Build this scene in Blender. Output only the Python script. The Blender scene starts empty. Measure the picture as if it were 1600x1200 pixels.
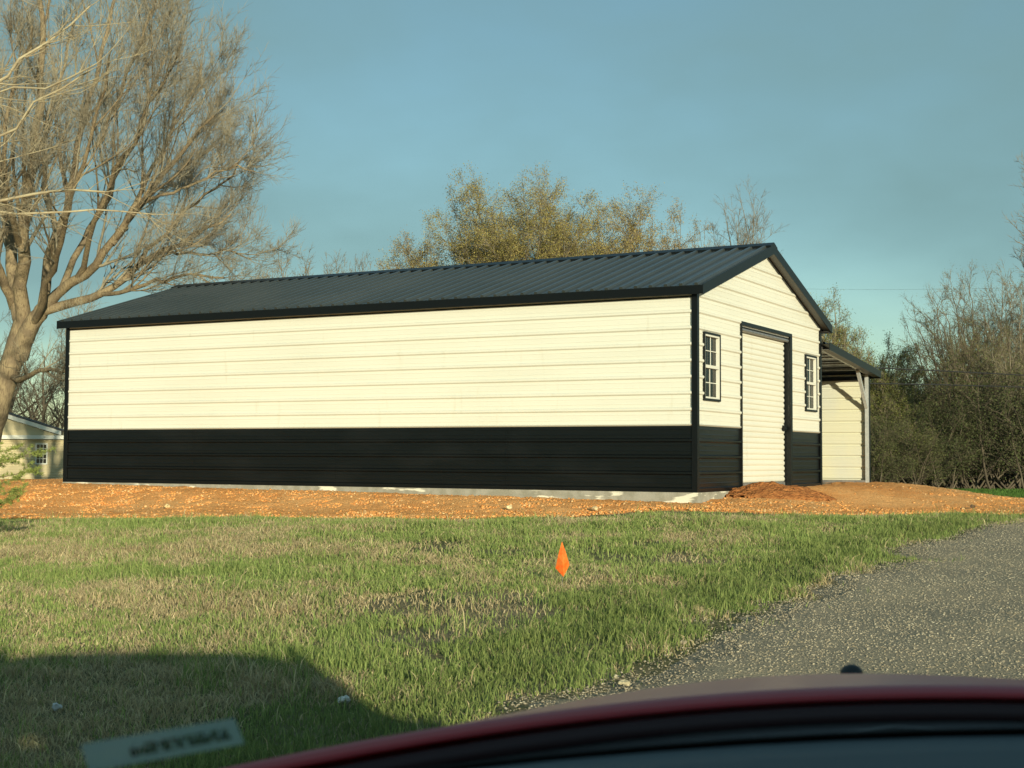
import bpy, bmesh, math, random
import numpy as np
from mathutils import Vector, Matrix
R_ = math.radians
scene = bpy.context.scene
COL = scene.collection

# ------------------------------------------------------------------ camera
FPX, PITCH, ROLL = 2203.5, 0.0524, 0.0050      # focal length in px of a 1600 px wide frame
EYE = np.array([0.0, 0.0, 1.35])
FW = np.array([0.0, math.cos(PITCH), math.sin(PITCH)])
r0 = np.array([1.0, 0, 0]); u0 = np.cross(r0, FW)
RT = r0*math.cos(ROLL) + u0*math.sin(ROLL); UP = -r0*math.sin(ROLL) + u0*math.cos(ROLL)
def P(px, py, depth):
    """world point seen at photo pixel (px,py) at ground distance depth"""
    d = FW + RT*(px-800)/FPX - UP*(py-600)/FPX
    return EYE + d*(depth/d[1])
cam = bpy.data.cameras.new('camera'); co = bpy.data.objects.new('camera', cam); COL.objects.link(co)
co.matrix_world = Matrix([[RT[i], UP[i], -FW[i], EYE[i]] for i in range(3)] + [[0, 0, 0, 1]])
cam.sensor_width = 36; cam.lens = FPX/1600*36; cam.clip_start = 0.05; cam.clip_end = 3000
cam.dof.use_dof = True; cam.dof.focus_distance = 17; cam.dof.aperture_fstop = 12
scene.camera = co

# ------------------------------------------------------------------ light
SUN_EL, SUN_AZ = R_(9.3), R_(-17.5)     # light travels towards azimuth -17.5 deg (left of +Y)
ld = Vector((math.sin(SUN_AZ)*math.cos(SUN_EL), math.cos(SUN_AZ)*math.cos(SUN_EL), -math.sin(SUN_EL)))
sun = bpy.data.lights.new('sun', 'SUN'); so = bpy.data.objects.new('sun', sun); COL.objects.link(so)
sun.energy = 3.95; sun.angle = R_(0.55); sun.color = (1.0, 0.89, 0.69)
so.rotation_euler = ld.to_track_quat('-Z', 'Y').to_euler(); so.location = (15, -20, 20)
w = bpy.data.worlds.new('World'); scene.world = w; w.use_nodes = True
nt = w.node_tree; nt.nodes.clear()
out = nt.nodes.new('ShaderNodeOutputWorld'); bg = nt.nodes.new('ShaderNodeBackground')
sky = nt.nodes.new('ShaderNodeTexSky'); sky.sky_type = 'NISHITA'; sky.sun_disc = False
sky.sun_elevation = SUN_EL; sky.sun_rotation = math.pi + SUN_AZ
sky.air_density = 1.0; sky.dust_density = 0.15; sky.ozone_density = 2.6
geo = nt.nodes.new('ShaderNodeTexCoord')
mp = nt.nodes.new('ShaderNodeMapping'); mp.inputs['Scale'].default_value = (1.2, 1.2, 2.6); mp.inputs['Rotation'].default_value = (0, R_(12), 0)
nz = nt.nodes.new('ShaderNodeTexNoise'); nz.inputs['Scale'].default_value = 1.6; nz.inputs['Detail'].default_value = 5; nz.inputs['Roughness'].default_value = .5
cr = nt.nodes.new('ShaderNodeValToRGB'); cr.color_ramp.elements[0].position = .34; cr.color_ramp.elements[1].position = .64
cr.color_ramp.elements[0].color = (0, 0, 0, 1); cr.color_ramp.elements[1].color = (.85, .85, .85, 1)
tint = nt.nodes.new('ShaderNodeMix'); tint.data_type = 'RGBA'; tint.blend_type = 'MULTIPLY'; tint.inputs[0].default_value = 1
tint.inputs[7].default_value = (0.90, 0.92, 0.83, 1)
mx = nt.nodes.new('ShaderNodeMix'); mx.data_type = 'RGBA'
mx.inputs[7].default_value = (1.18, 1.98, 2.18, 1)
L = nt.links.new
L(geo.outputs['Generated'], mp.inputs[0]); L(mp.outputs[0], nz.inputs[0]); L(nz.outputs[0], cr.inputs[0])
L(sky.outputs[0], tint.inputs[6]); L(tint.outputs[2], mx.inputs[6]); L(cr.outputs[0], mx.inputs[0])
L(mx.outputs[2], bg.inputs[0]); bg.inputs[1].default_value = 0.118; L(bg.outputs[0], out.inputs[0])
scene.view_settings.view_transform = 'Standard'; scene.view_settings.look = 'None'
scene.view_settings.exposure = 0.6; scene.view_settings.gamma = 1

# ------------------------------------------------------------------ helpers
def tag(o, label=None, cat=None, group=None, kind=None):
    if label: o['label'] = label
    if cat: o['category'] = cat
    if group: o['group'] = group
    if kind: o['kind'] = kind
    return o
def empty(name, loc=(0, 0, 0), rz=0.0, **k):
    o = bpy.data.objects.new(name, None); COL.objects.link(o); o.location = loc; o.rotation_euler = (0, 0, rz)
    return tag(o, **k)
def link(name, me, mat=None, parent=None):
    o = bpy.data.objects.new(name, me); COL.objects.link(o); o.parent = parent
    if mat: me.materials.append(mat)
    return o
def npmesh(name, V, F, cols=None, smooth=False, uv=None):
    """V (n,3); F (m,k) one face size only, or list of such arrays"""
    Fs = F if isinstance(F, list) else [F]
    Fs = [np.asarray(f, np.int32) for f in Fs if len(f)]
    me = bpy.data.meshes.new(name)
    V = np.asarray(V, np.float32)
    me.vertices.add(len(V)); me.vertices.foreach_set('co', V.ravel())
    nl = sum(f.size for f in Fs); nf = sum(len(f) for f in Fs)
    me.loops.add(nl); me.polygons.add(nf)
    me.loops.foreach_set('vertex_index', np.concatenate([f.ravel() for f in Fs]))
    tot = np.concatenate([np.full(len(f), f.shape[1], np.int32) for f in Fs])
    st = np.concatenate([[0], np.cumsum(tot)[:-1]]).astype(np.int32)
    me.polygons.foreach_set('loop_start', st)
    try: me.polygons.foreach_set('loop_total', tot)
    except Exception: pass
    if cols is not None:
        a = me.color_attributes.new('col', 'FLOAT_COLOR', 'POINT')
        c4 = np.ones((len(V), 4), np.float32); c4[:, :3] = cols; a.data.foreach_set('color', c4.ravel())
    me.update(calc_edges=True)
    if smooth: me.polygons.foreach_set('use_smooth', np.ones(nf, bool))
    return me
class MB:
    def __init__(s): s.bm = bmesh.new()
    def box(s, a, b):
        x0, y0, z0 = a; x1, y1, z1 = b
        v = [s.bm.verts.new(p) for p in [(x0,y0,z0),(x1,y0,z0),(x1,y1,z0),(x0,y1,z0),(x0,y0,z1),(x1,y0,z1),(x1,y1,z1),(x0,y1,z1)]]
        for f in [(0,3,2,1),(4,5,6,7),(0,1,5,4),(1,2,6,5),(2,3,7,6),(3,0,4,7)]: s.bm.faces.new([v[i] for i in f])
        return s
    def bar(s, a, b, wd, ht, up=(0, 0, 1)):
        a = Vector(a); b = Vector(b); d = (b-a).normalized(); r = d.cross(Vector(up)).normalized(); u = r.cross(d)
        v = []
        for p in (a, b):
            for i, j in ((-1,-1),(1,-1),(1,1),(-1,1)): v.append(s.bm.verts.new(p + r*(i*wd/2) + u*(j*ht/2)))
        for f in [(0,1,2,3),(7,6,5,4),(0,4,5,1),(1,5,6,2),(2,6,7,3),(3,7,4,0)]: s.bm.faces.new([v[i] for i in f])
        return s
    def tube(s, pts, r, n=8, cap=True):
        rings = []
        pts = [Vector(p) for p in pts]
        for i, p in enumerate(pts):
            d = (pts[min(i+1, len(pts)-1)] - pts[max(i-1, 0)]).normalized()
            a = d.orthogonal().normalized() if abs(d.z) > .95 else d.cross(Vector((0,0,1))).normalized()
            b = d.cross(a); rr = r[i] if hasattr(r, '__len__') else r
            rings.append([s.bm.verts.new(p + (a*math.cos(2*math.pi*k/n) + b*math.sin(2*math.pi*k/n))*rr) for k in range(n)])
        for A, B in zip(rings, rings[1:]):
            for k in range(n): s.bm.faces.new([A[k], A[(k+1) % n], B[(k+1) % n], B[k]])
        if cap: s.bm.faces.new(rings[0][::-1]); s.bm.faces.new(rings[-1])
        return s
    def prism(s, poly, axis, a, b):
        """poly in the two other axes, extruded along axis from a to b"""
        def mk(p, t):
            q = list(p); q.insert(axis, t); return s.bm.verts.new(q)
        A = [mk(p, a) for p in poly]; B = [mk(p, b) for p in poly]; n = len(poly)
        s.bm.faces.new(A); s.bm.faces.new(B[::-1])
        for i in range(n): s.bm.faces.new([A[i], B[i], B[(i+1) % n], A[(i+1) % n]])
        return s
    def build(s, name, mat=None, parent=None, bevel=0, smooth=False):
        bmesh.ops.recalc_face_normals(s.bm, faces=s.bm.faces)
        if bevel: bmesh.ops.bevel(s.bm, geom=list(s.bm.edges), offset=bevel, segments=2, affect='EDGES', clamp_overlap=True)
        me = bpy.data.meshes.new(name); s.bm.to_mesh(me); s.bm.free()
        if smooth:
            for p in me.polygons: p.use_smooth = True
        return link(name, me, mat, parent)

def mat(name, col, rough=.7, metal=0, spec=.5, noise=None, bump=None, attr=False, coat=0, coords='Object', trans=0, var=None):
    """noise: (scale, colour2, lo, hi); bump: (scale, strength, distance); var: per-vertex colour attribute"""
    m = bpy.data.materials.new(name); m.use_nodes = True; t = m.node_tree; b = t.nodes['Principled BSDF']
    b.inputs['Base Color'].default_value = (*col, 1); b.inputs['Roughness'].default_value = rough; b.inputs['Metallic'].default_value = metal
    b.inputs['Specular IOR Level'].default_value = spec
    if coat: b.inputs['Coat Weight'].default_value = coat; b.inputs['Coat Roughness'].default_value = .05
    tc = t.nodes.new('ShaderNodeTexCoord'); src = None
    if attr:
        a = t.nodes.new('ShaderNodeAttribute'); a.attribute_name = 'col'; src = a.outputs['Color']
    if noise:
        for k, (sc, c2, lo, hi) in enumerate(noise if isinstance(noise, list) else [noise]):
            n = t.nodes.new('ShaderNodeTexNoise'); n.inputs['Detail'].default_value = 6
            if hasattr(sc, '__len__'):
                q = t.nodes.new('ShaderNodeMapping'); q.inputs['Scale'].default_value = sc; t.links.new(tc.outputs[coords], q.inputs[0]); t.links.new(q.outputs[0], n.inputs[0]); n.inputs['Scale'].default_value = 1
            else: n.inputs['Scale'].default_value = sc; t.links.new(tc.outputs[coords], n.inputs[0])
            rp = t.nodes.new('ShaderNodeMapRange'); rp.inputs[1].default_value = lo; rp.inputs[2].default_value = hi; t.links.new(n.outputs[0], rp.inputs[0])
            x = t.nodes.new('ShaderNodeMix'); x.data_type = 'RGBA'; x.inputs[6].default_value = (*col, 1); x.inputs[7].default_value = (*c2, 1)
            t.links.new(rp.outputs[0], x.inputs[0])
            if src: t.links.new(src, x.inputs[6])
            src = x.outputs[2]
    if src: t.links.new(src, b.inputs['Base Color'])
    if bump:
        n = t.nodes.new('ShaderNodeTexNoise'); n.inputs['Detail'].default_value = 8
        if hasattr(bump[0], '__len__'):
            q = t.nodes.new('ShaderNodeMapping'); q.inputs['Scale'].default_value = bump[0]; t.links.new(tc.outputs[coords], q.inputs[0]); t.links.new(q.outputs[0], n.inputs[0]); n.inputs['Scale'].default_value = 1
        else: n.inputs['Scale'].default_value = bump[0]; t.links.new(tc.outputs[coords], n.inputs[0])
        p = t.nodes.new('ShaderNodeBump'); p.inputs['Strength'].default_value = bump[1]; p.inputs['Distance'].default_value = bump[2]
        t.links.new(n.outputs[0], p.inputs['Height']); t.links.new(p.outputs[0], b.inputs['Normal'])
    return m
def vnoise(x, y, sc, seed=0):
    """smooth value noise in 0..1 (numpy)"""
    g = np.random.RandomState(seed).rand(64, 64)
    X = np.asarray(x)*sc; Y = np.asarray(y)*sc; xi = np.floor(X).astype(int); yi = np.floor(Y).astype(int); fx = X-xi; fy = Y-yi
    fx = fx*fx*(3-2*fx); fy = fy*fy*(3-2*fy)
    a = g[xi % 64, yi % 64]; b = g[(xi+1) % 64, yi % 64]; c = g[xi % 64, (yi+1) % 64]; d = g[(xi+1) % 64, (yi+1) % 64]
    return (a*(1-fx)+b*fx)*(1-fy) + (c*(1-fx)+d*fx)*fy
def fbm(x, y, sc, seed=0, n=4):
    s = 0; a = .5; t = 0
    for k in range(n): s = s + a*vnoise(x, y, sc*2**k, seed+k); t += a; a *= .5
    return s/t
def sst(e0, e1, x):
    t = np.clip((x-e0)/(e1-e0), 0, 1); return t*t*(3-2*t)

# ------------------------------------------------------------------ terrain
BO = np.array([2.563, 19.623]); BROT = R_(61.37+0.0)     # near corner of the metal building and its turn
bx = np.array([0.479, 0.878]); by = np.array([-0.878, 0.479])
BROT = math.atan2(bx[1], bx[0])
PAD = 1.35-0.452
def to_local(x, y):
    dx = x-BO[0]; dy = y-BO[1]; return dx*bx[0]+dy*bx[1], dx*by[0]+dy*by[1]
def base_h(x, y):
    z = np.interp(y, [-400, 3.5, 17, 25, 60, 140, 400], [-.2, 0, .6, .62, .29, -.5, -1.5])
    z = z - .02*np.clip(-x, 0, 12)*sst(6, 16, y) - .02*np.clip(x-7, 0, 8)*sst(12, 22, y)
    return z
def wall_h(lx, ly):
    long_side = np.interp(ly, [0, 1.5, 6, 12, 20], [PAD-.19, PAD-.17, PAD-.12, PAD-.08, PAD-.10])
    gable = np.interp(lx, [0, .9, 1.9, 4, 9.4, 12], [PAD-.19, PAD-.15, PAD-.03, PAD-.03, PAD-.03, PAD-.05])
    k = sst(-.4, .4, (-ly) - (-lx))       # 1 on the gable side
    return long_side*(1-k) + gable*k
def H(x, y):
    lx, ly = to_local(x, y)
    ox = np.maximum(np.maximum(-lx, lx-9.5), 0); oy = np.maximum(np.maximum(-ly, ly-16), 0)
    d = np.sqrt(ox*ox + oy*oy)
    wdt = 2.2 + 1.2*sst(4, 14, ly) + 2.6*sst(1, 8, lx)
    k = (1 - sst(0.1, 1.0, d/wdt))*(1-sst(7.3, 10.3, x))
    z = base_h(x, y)*(1-k) + wall_h(lx, ly)*k
    fine = np.where((y > -5) & (y < 45), 1.0, 0.0)
    return z + (fbm(x, y, .45, 3) - .5)*.10*fine*(1-.7*k) + (fbm(x, y, 2.2, 9) - .5)*.025*fine
def ground_pt(px, py):
    lo, hi = 2.0, 120.0
    d = FW + RT*(px-800)/FPX - UP*(py-600)/FPX; d = d/d[1]
    for t in np.arange(3, 120, .05):
        q = EYE+d*t
        if q[2] < H(q[0], q[1]): return q
    return EYE+d*60
gp = [ground_pt(a, b) for a, b in [(800, 1140), (905, 1088), (1000, 1040), (1100, 985), (1180, 940), (1300, 903), (1400, 872), (1500, 836), (1570, 816)]]
GY = [-40, 0, 4] + [q[1] for q in gp] + [gp[-1][1]+3, gp[-1][1]+12]
GX = [-1.8, -1.3, -.7] + [q[0] for q in gp] + [gp[-1][0]+2.2, gp[-1][0]+12]
def gravel_sd(x, y):     # >0 inside the gravel
    return (x - np.interp(y, GY, GX))*.75 + (fbm(x, y, 1.3, 21)-.5)*.9
gp2 = [ground_pt(a, b) for a, b in [(-250, 812), (0, 812), (200, 811), (500, 812), (740, 812), (900, 808), (1050, 801), (1250, 806), (1400, 806), (1490, 802), (1600, 806), (1900, 812)]]
DX = [q[0] for q in gp2]; DY = [q[1] for q in gp2]
gp3 = [ground_pt(a, b) for a, b in [(1470, 766), (1600, 784)]]
def dirt_sd(x, y):
    front = y - np.interp(x, DX, DY) + (fbm(x, y, 1.1, 31)-.5)*.9
    lx, ly = to_local(x, y)
    back = np.minimum(10.6-lx, 18-ly) + (fbm(x, y, .8, 33)-.5)*1.5
    return np.minimum(front, back)

def axis_grid(segs):
    out = []
    for a, b, n in segs: out += list(np.linspace(a, b, n, endpoint=False))
    return np.array(out + [segs[-1][1]])
gx = axis_grid([(-1500, -100, 14), (-100, -25, 30), (-25, -9, 60), (-9, 11, 160), (11, 30, 60), (30, 110, 30), (110, 1500, 14)])
gy = axis_grid([(-600, -40, 10), (-40, 2, 40), (2, 26, 190), (26, 46, 60), (46, 120, 40), (120, 1800, 20)])
X, Y = np.meshgrid(gx, gy); Z = H(X, Y)
dsd = dirt_sd(X, Y); Z = np.where(dsd > .3, Z-.05, Z)
lx, ly = to_local(X, Y); Z = np.where((lx > .2) & (lx < 9.2) & (ly > .2) & (ly < 11.8), Z-.25, Z)
n0, n1 = X.shape
idx = np.arange(n0*n1).reshape(n0, n1)
F = np.stack([idx[:-1, :-1], idx[:-1, 1:], idx[1:, 1:], idx[1:, :-1]], -1).reshape(-1, 4)
M_ground = mat('ground_soil_grass', (.11, .115, .05), .95, spec=.1, noise=[(1.1, (.30, .235, .14), .42, .62), (22, (.16, .14, .07), .45, .65)], bump=(30, .6, .03))
g = link('ground', npmesh('ground', np.stack([X, Y, Z], -1).reshape(-1, 3), F, smooth=True), M_ground); tag(g, kind='structure')

def sheet(name, sdf, x0, x1, y0, y1, res, zoff, mt, bumpf=None, wallskip=False):
    xs = np.arange(x0, x1, res); ys = np.arange(y0, y1, res); X, Y = np.meshgrid(xs, ys)
    s = sdf(X, Y); Z = H(X, Y) + zoff*np.clip(s/.25, -1, 1)
    if bumpf is not None: Z = Z + bumpf(X, Y)
    n0, n1 = X.shape; idx = np.arange(n0*n1).reshape(n0, n1)
    keep = (s[:-1, :-1] > -.12)
    if wallskip:
        lx, ly = to_local(X, Y); keep &= ~((lx > .15) & (lx < 8.9) & (ly > .3) & (ly < 11.8))[:-1, :-1]
    F = np.stack([idx[:-1, :-1], idx[:-1, 1:], idx[1:, 1:], idx[1:, :-1]], -1)[keep]
    used = np.unique(F); rm = np.full(n0*n1, -1); rm[used] = np.arange(len(used))
    V = np.stack([X, Y, Z], -1).reshape(-1, 3)[used]
    o = link(name, npmesh(name, V, rm[F], smooth=True), mt); return tag(o, kind='structure')
M_gravel = mat('gravel_bed', (.29, .25, .18), .95, spec=.1, noise=[(60, (.37, .325, .235), .5, .62), (90, (.15, .14, .115), .54, .64), (1.2, (.38, .32, .22), .45, .7)], bump=(70, .9, .02))
sheet('gravel_driveway', lambda x, y: np.minimum(gravel_sd(x, y), -dirt_sd(x, y)+.7), -4, 16, -6, 24, .07, .03, M_gravel)
M_dirt = mat('red_clay', (.88, .39, .125), .95, spec=.05, noise=[(3, (.78, .31, .09), .42, .62), (.6, (.88, .44, .165), .45, .65), (60, (.87, .56, .26), .54, .62)], bump=(34, 1, .05))
def dirt_bump(x, y):
    return (fbm(x, y, 5, 41)-.5)*.05 + (fbm(x, y, 14, 47)-.5)*.03
sheet('clay_bank', dirt_sd, -24, 22, 14, 44, .075, .03, M_dirt, dirt_bump, wallskip=True)

# ------------------------------------------------------------------ scattered ground cover
rng = np.random.RandomState(7)
def scatter_stones(name, sdf, n, x0, x1, y0, y1, smin, smax, cols, label, cat, mt, smooth=False, zf=0.4, zadd=0.0, flat=.75, power=2.5, sparse=False):
    x = rng.uniform(x0, x1, n); yb = rng.uniform(0, 1, n)**1.3*(y1-y0)+y0; y = yb
    s = sdf(x, y); k = s > (-.15 + rng.rand(n)*.3)
    lx, ly = to_local(x, y); k &= ~((lx > -.03) & (lx < 9.4) & (ly > -.03) & (ly < 12.1))
    if sparse: k &= (rng.rand(n) > .93*sst(1.3, 2.6, lx)*sst(-3.6, -1.6, ly) + .25*sst(.4, .6, fbm(x, y, .7, 97)))
    x = x[k]; y = y[k]; n = len(x)
    sz = smin + (smax-smin)*rng.rand(n)**power
    base = np.array([(1,0,0),(0,1,0),(-1,0,0),(0,-1,0),(0,0,1),(0,0,-1)], float)
    V = base[None]*(1+rng.uniform(-.35, .35, (n, 6, 1))) + rng.uniform(-.25, .25, (n, 6, 3))
    V *= (sz[:, None]*rng.uniform(.6, 1.3, (n, 3)))[:, None, :]*np.array([1, 1, flat])
    a = rng.uniform(0, 6.28, n); c, s_ = np.cos(a), np.sin(a)
    Vx = V[..., 0]*c[:, None]-V[..., 1]*s_[:, None]; Vy = V[..., 0]*s_[:, None]+V[..., 1]*c[:, None]
    V = np.stack([Vx, Vy, V[..., 2]], -1)
    V += np.stack([x, y, H(x, y)+sz*zf+zadd], -1)[:, None, :]
    f = np.array([(0,1,4),(1,2,4),(2,3,4),(3,0,4),(1,0,5),(2,1,5),(3,2,5),(0,3,5)])
    F = (f[None] + (np.arange(n)*6)[:, None, None]).reshape(-1, 3)
    cc = np.array(cols)[rng.choice(len(cols), n)]*rng.uniform(.82, 1.15, (n, 1))*(.78+.42*fbm(x, y, .8, 111))[:, None]
    o = link(name, npmesh(name, V.reshape(-1, 3), F, np.repeat(cc, 6, 0)), mt)
    return tag(o, label, cat, kind='stuff')
M_stone = mat('loose_stone', (1, 1, 1), .85, spec=.3, attr=True)
M_clod = mat('loose_clod', (1, 1, 1), .95, spec=.1, attr=True)
scatter_stones('gravel', lambda x, y: np.minimum(gravel_sd(x, y), -dirt_sd(x, y)+.5), 400000, -1.5, 9, 5.2, 21, .003, .0105,
    [(.32,.28,.20), (.35,.305,.215), (.23,.205,.155), (.38,.33,.235), (.33,.275,.185), (.28,.25,.185), (.46,.41,.30)], 'loose grey crushed gravel covering the driveway at right', 'gravel', M_stone, zadd=.029, zf=.15, flat=.6)
scatter_stones('clay_clods', dirt_sd, 700000, -14, 14, 15.5, 31, .006, .028,
    [(.79,.365,.115), (.74,.33,.10), (.78,.39,.14), (.78,.50,.24), (.62,.255,.075), (.78,.37,.125), (.76,.35,.11)], 'crumbly orange clay clods and pale stones on the bank below the building', 'dirt', M_clod, zadd=.02, power=5, zf=.2, sparse=True)

def grass(name, n, x0, x1, y0, y1, label):
    x = rng.uniform(x0, x1, n*2); t = rng.rand(n*2); y = y0 + (y1-y0)*t**1.35
    vis = (np.abs(x) < y*.40+1.6)
    gs = gravel_sd(x, y); ds = dirt_sd(x, y)
    patch = fbm(x, y, .9, 55); p2 = fbm(x, y, 3.5, 61)
    # strip of lush grass along the gravel, thin patches elsewhere
    lush = np.exp(-((gs+.55)/.45)**2)
    edge = (gs < -.05 - .5*rng.rand(n*2)**2*(p2 > .5)) | (rng.rand(n*2) < .04*(gs < .5))
    bare = ((fbm(x, y, .8, 71) > .60) & (x > -1) & (lush < .4)) & (rng.rand(n*2) < .8)
    dedge = (ds < .02 - .25*rng.rand(n*2)) | ((ds < .7) & (rng.rand(n*2) < .05))
    k = vis & edge & dedge & ~bare
    x = x[k][:n]; y = y[k][:n]; patch = patch[k][:n]; p2 = p2[k][:n]; lush = lush[k][:n]; gs = gs[k][:n]; ds = ds[k][:n]; m = len(x)
    ln = rng.uniform(.028, .088, m)*(1+.5*(patch-.5))*(.6+.9*p2); ln *= np.where(rng.rand(m) < .04, rng.uniform(1.5, 2.4, m), 1)*(.75+.6*sst(.45, .75, fbm(x, y, 2.4, 103)))
    ln *= 1-.35*sst(-1.6, -.2, ds)
    dry = (rng.rand(m) < np.clip(.45 + 2.3*(fbm(x, y, 1.0, 81)-.5) + 1.9*(fbm(x, y, 4.5, 83)-.5) - .75*lush, .04, .93))
    bend = np.where(dry, rng.uniform(.5, 1.5, m), rng.uniform(.15, .8, m))
    a = rng.uniform(0, 6.28, m); fa = rng.uniform(0, 6.28, m); wd = rng.uniform(.0016, .0034, m)*(1+.05*(y-6))
    z = H(x, y) - .006
    dirv = np.stack([np.cos(a), np.sin(a)], -1); sd = np.stack([np.cos(fa), np.sin(fa)], -1)
    V = np.zeros((m, 5, 3))
    for j, (hh, bb, ww) in enumerate([(0, 0, 1), (.55, .28, .85), (1, 1, 0)]):
        cx = x + dirv[:, 0]*ln*bend*bb*.7; cy = y + dirv[:, 1]*ln*bend*bb*.7; cz = z + ln*hh*(1-.35*np.clip(bend, 0, 1.4)*hh)
        if j < 2:
            V[:, 2*j, 0] = cx-sd[:, 0]*wd*ww; V[:, 2*j, 1] = cy-sd[:, 1]*wd*ww; V[:, 2*j, 2] = cz
            V[:, 2*j+1, 0] = cx+sd[:, 0]*wd*ww; V[:, 2*j+1, 1] = cy+sd[:, 1]*wd*ww; V[:, 2*j+1, 2] = cz
        else: V[:, 4, 0] = cx; V[:, 4, 1] = cy; V[:, 4, 2] = cz
    o5 = (np.arange(m)*5)[:, None]
    Q = o5 + np.array([0, 1, 3, 2]); T = o5 + np.array([2, 3, 4])
    green = np.array([.19, .275, .075]); g2 = np.array([.34, .39, .13]); tan = np.array([.64, .54, .32]); tan2 = np.array([.40, .31, .17])
    u = rng.rand(m, 1); c = np.where(dry[:, None], tan*u+tan2*(1-u), green*u+g2*(1-u))
    c = c*(1-.25*lush[:, None]*~dry[:, None])*rng.uniform(.7, 1.3, (m, 1))
    me = npmesh(name, V.reshape(-1, 3), [Q, T], np.repeat(c, 5, 0))
    o = link(name, me, M_grass); return tag(o, label, 'grass', kind='stuff')
M_grass = mat('grass_blade', (1, 1, 1), .7, spec=.15, attr=True)
tn = M_grass.node_tree; pb = tn.nodes['Principled BSDF']; tr = tn.nodes.new('ShaderNodeBsdfTranslucent'); ms = tn.nodes.new('ShaderNodeMixShader')
ms.inputs[0].default_value = .3; at = [n for n in tn.nodes if n.type == 'ATTRIBUTE'][0]
tn.links.new(at.outputs['Color'], tr.inputs[0]); tn.links.new(pb.outputs[0], ms.inputs[1]); tn.links.new(tr.outputs[0], ms.inputs[2]); tn.links.new(ms.outputs[0], tn.nodes['Material Output'].inputs[0])
grass('meadow_grass', 640000, -9.5, 9, 5.0, 22, 'uneven green and dry tan spring grass in front of the clay bank')
# mown grass strip beyond the right end of the bank
def far_grass(name, n, x0, x1, y0, y1, label):
    x = rng.uniform(x0, x1, n); y = rng.uniform(y0, y1, n); k = dirt_sd(x, y) < 0; x = x[k]; y = y[k]; m = len(x)
    z = H(x, y)-.01; a = rng.uniform(0, 3.14, m); ln = rng.uniform(.06, .14, m); wd = .03
    V = np.stack([np.stack([x-np.cos(a)*wd, y-np.sin(a)*wd, z], -1), np.stack([x+np.cos(a)*wd, y+np.sin(a)*wd, z], -1), np.stack([x+rng.normal(0, .03, m), y+rng.normal(0, .03, m), z+ln], -1)], 1)
    c = np.array([.075, .15, .03])*rng.uniform(.6, 1.5, (m, 1))
    o = link(name, npmesh(name, V.reshape(-1, 3), np.arange(m*3).reshape(-1, 3), np.repeat(c, 3, 0)), M_grass); return tag(o, label, 'grass', kind='stuff')
far_grass('lawn_grass', 90000, 8, 32, 28, 62, 'strip of short green lawn between the clay and the woods at right')

# ------------------------------------------------------------------ materials of the building
M_white = mat('ivory_steel', (.70, .70, .61), .42, spec=.4, noise=[((.5, .5, 3), (.65, .65, .56), .45, .8), ((9, 9, 1.2), (.60, .58, .47), .62, .85)], bump=((.7, .7, 2.2), .22, .03))
M_black = mat('black_steel', (.0035, .0045, .0045), .28, spec=.38, noise=((.8, .8, 3), (.007, .008, .008), .5, .7), bump=((1.2, 1.2, 5), .25, .01))
M_trim = mat('black_trim', (.004, .005, .005), .38, spec=.3)
M_roof = mat('roof_steel', (.030, .036, .034), .32, spec=.9, noise=((.7, .7, .7), (.042, .048, .045), .4, .7))
M_galv = mat('galvanised_steel', (.42, .43, .42), .45, metal=.7, noise=(18, (.32, .33, .33), .4, .6))
M_post = mat('galvanised_post', (.50, .52, .50), .5, metal=.2, noise=(18, (.42, .44, .43), .4, .6))
M_soffit = mat('soffit_steel', (.09, .09, .08), .5)
M_vinyl = mat('white_vinyl', (.66, .66, .58), .45)
M_conc = mat('concrete', (.34, .33, .28), .9, spec=.2, noise=[(7, (.27, .26, .21), .4, .6), ((1.5, 1.5, 7), (.70, .68, .56), .57, .61)], bump=(40, .4, .01))
M_inner = mat('bare_panel_inside', (.66, .65, .5), .45, noise=((.8, .8, .5), (.58, .6, .55), .4, .65))
M_dark = mat('dark_interior', (.055, .058, .045), .9, noise=(4, (.025, .027, .022), .42, .6))
def glassmat(name, tintc, ior=1.45):
    m = bpy.data.materials.new(name); m.use_nodes = True; t = m.node_tree; t.nodes.clear()
    o = t.nodes.new('ShaderNodeOutputMaterial'); tr = t.nodes.new('ShaderNodeBsdfTransparent'); gl = t.nodes.new('ShaderNodeBsdfGlossy'); mx = t.nodes.new('ShaderNodeMixShader'); fr = t.nodes.new('ShaderNodeFresnel')
    fr.inputs[0].default_value = ior; tr.inputs[0].default_value = (*tintc, 1); gl.inputs['Roughness'].default_value = .02
    t.links.new(fr.outputs[0], mx.inputs[0]); t.links.new(tr.outputs[0], mx.inputs[1]); t.links.new(gl.outputs[0], mx.inputs[2]); t.links.new(mx.outputs[0], o.inputs[0])
    return m
M_glass = glassmat('window_glass', (.55, .58, .55))

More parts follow.
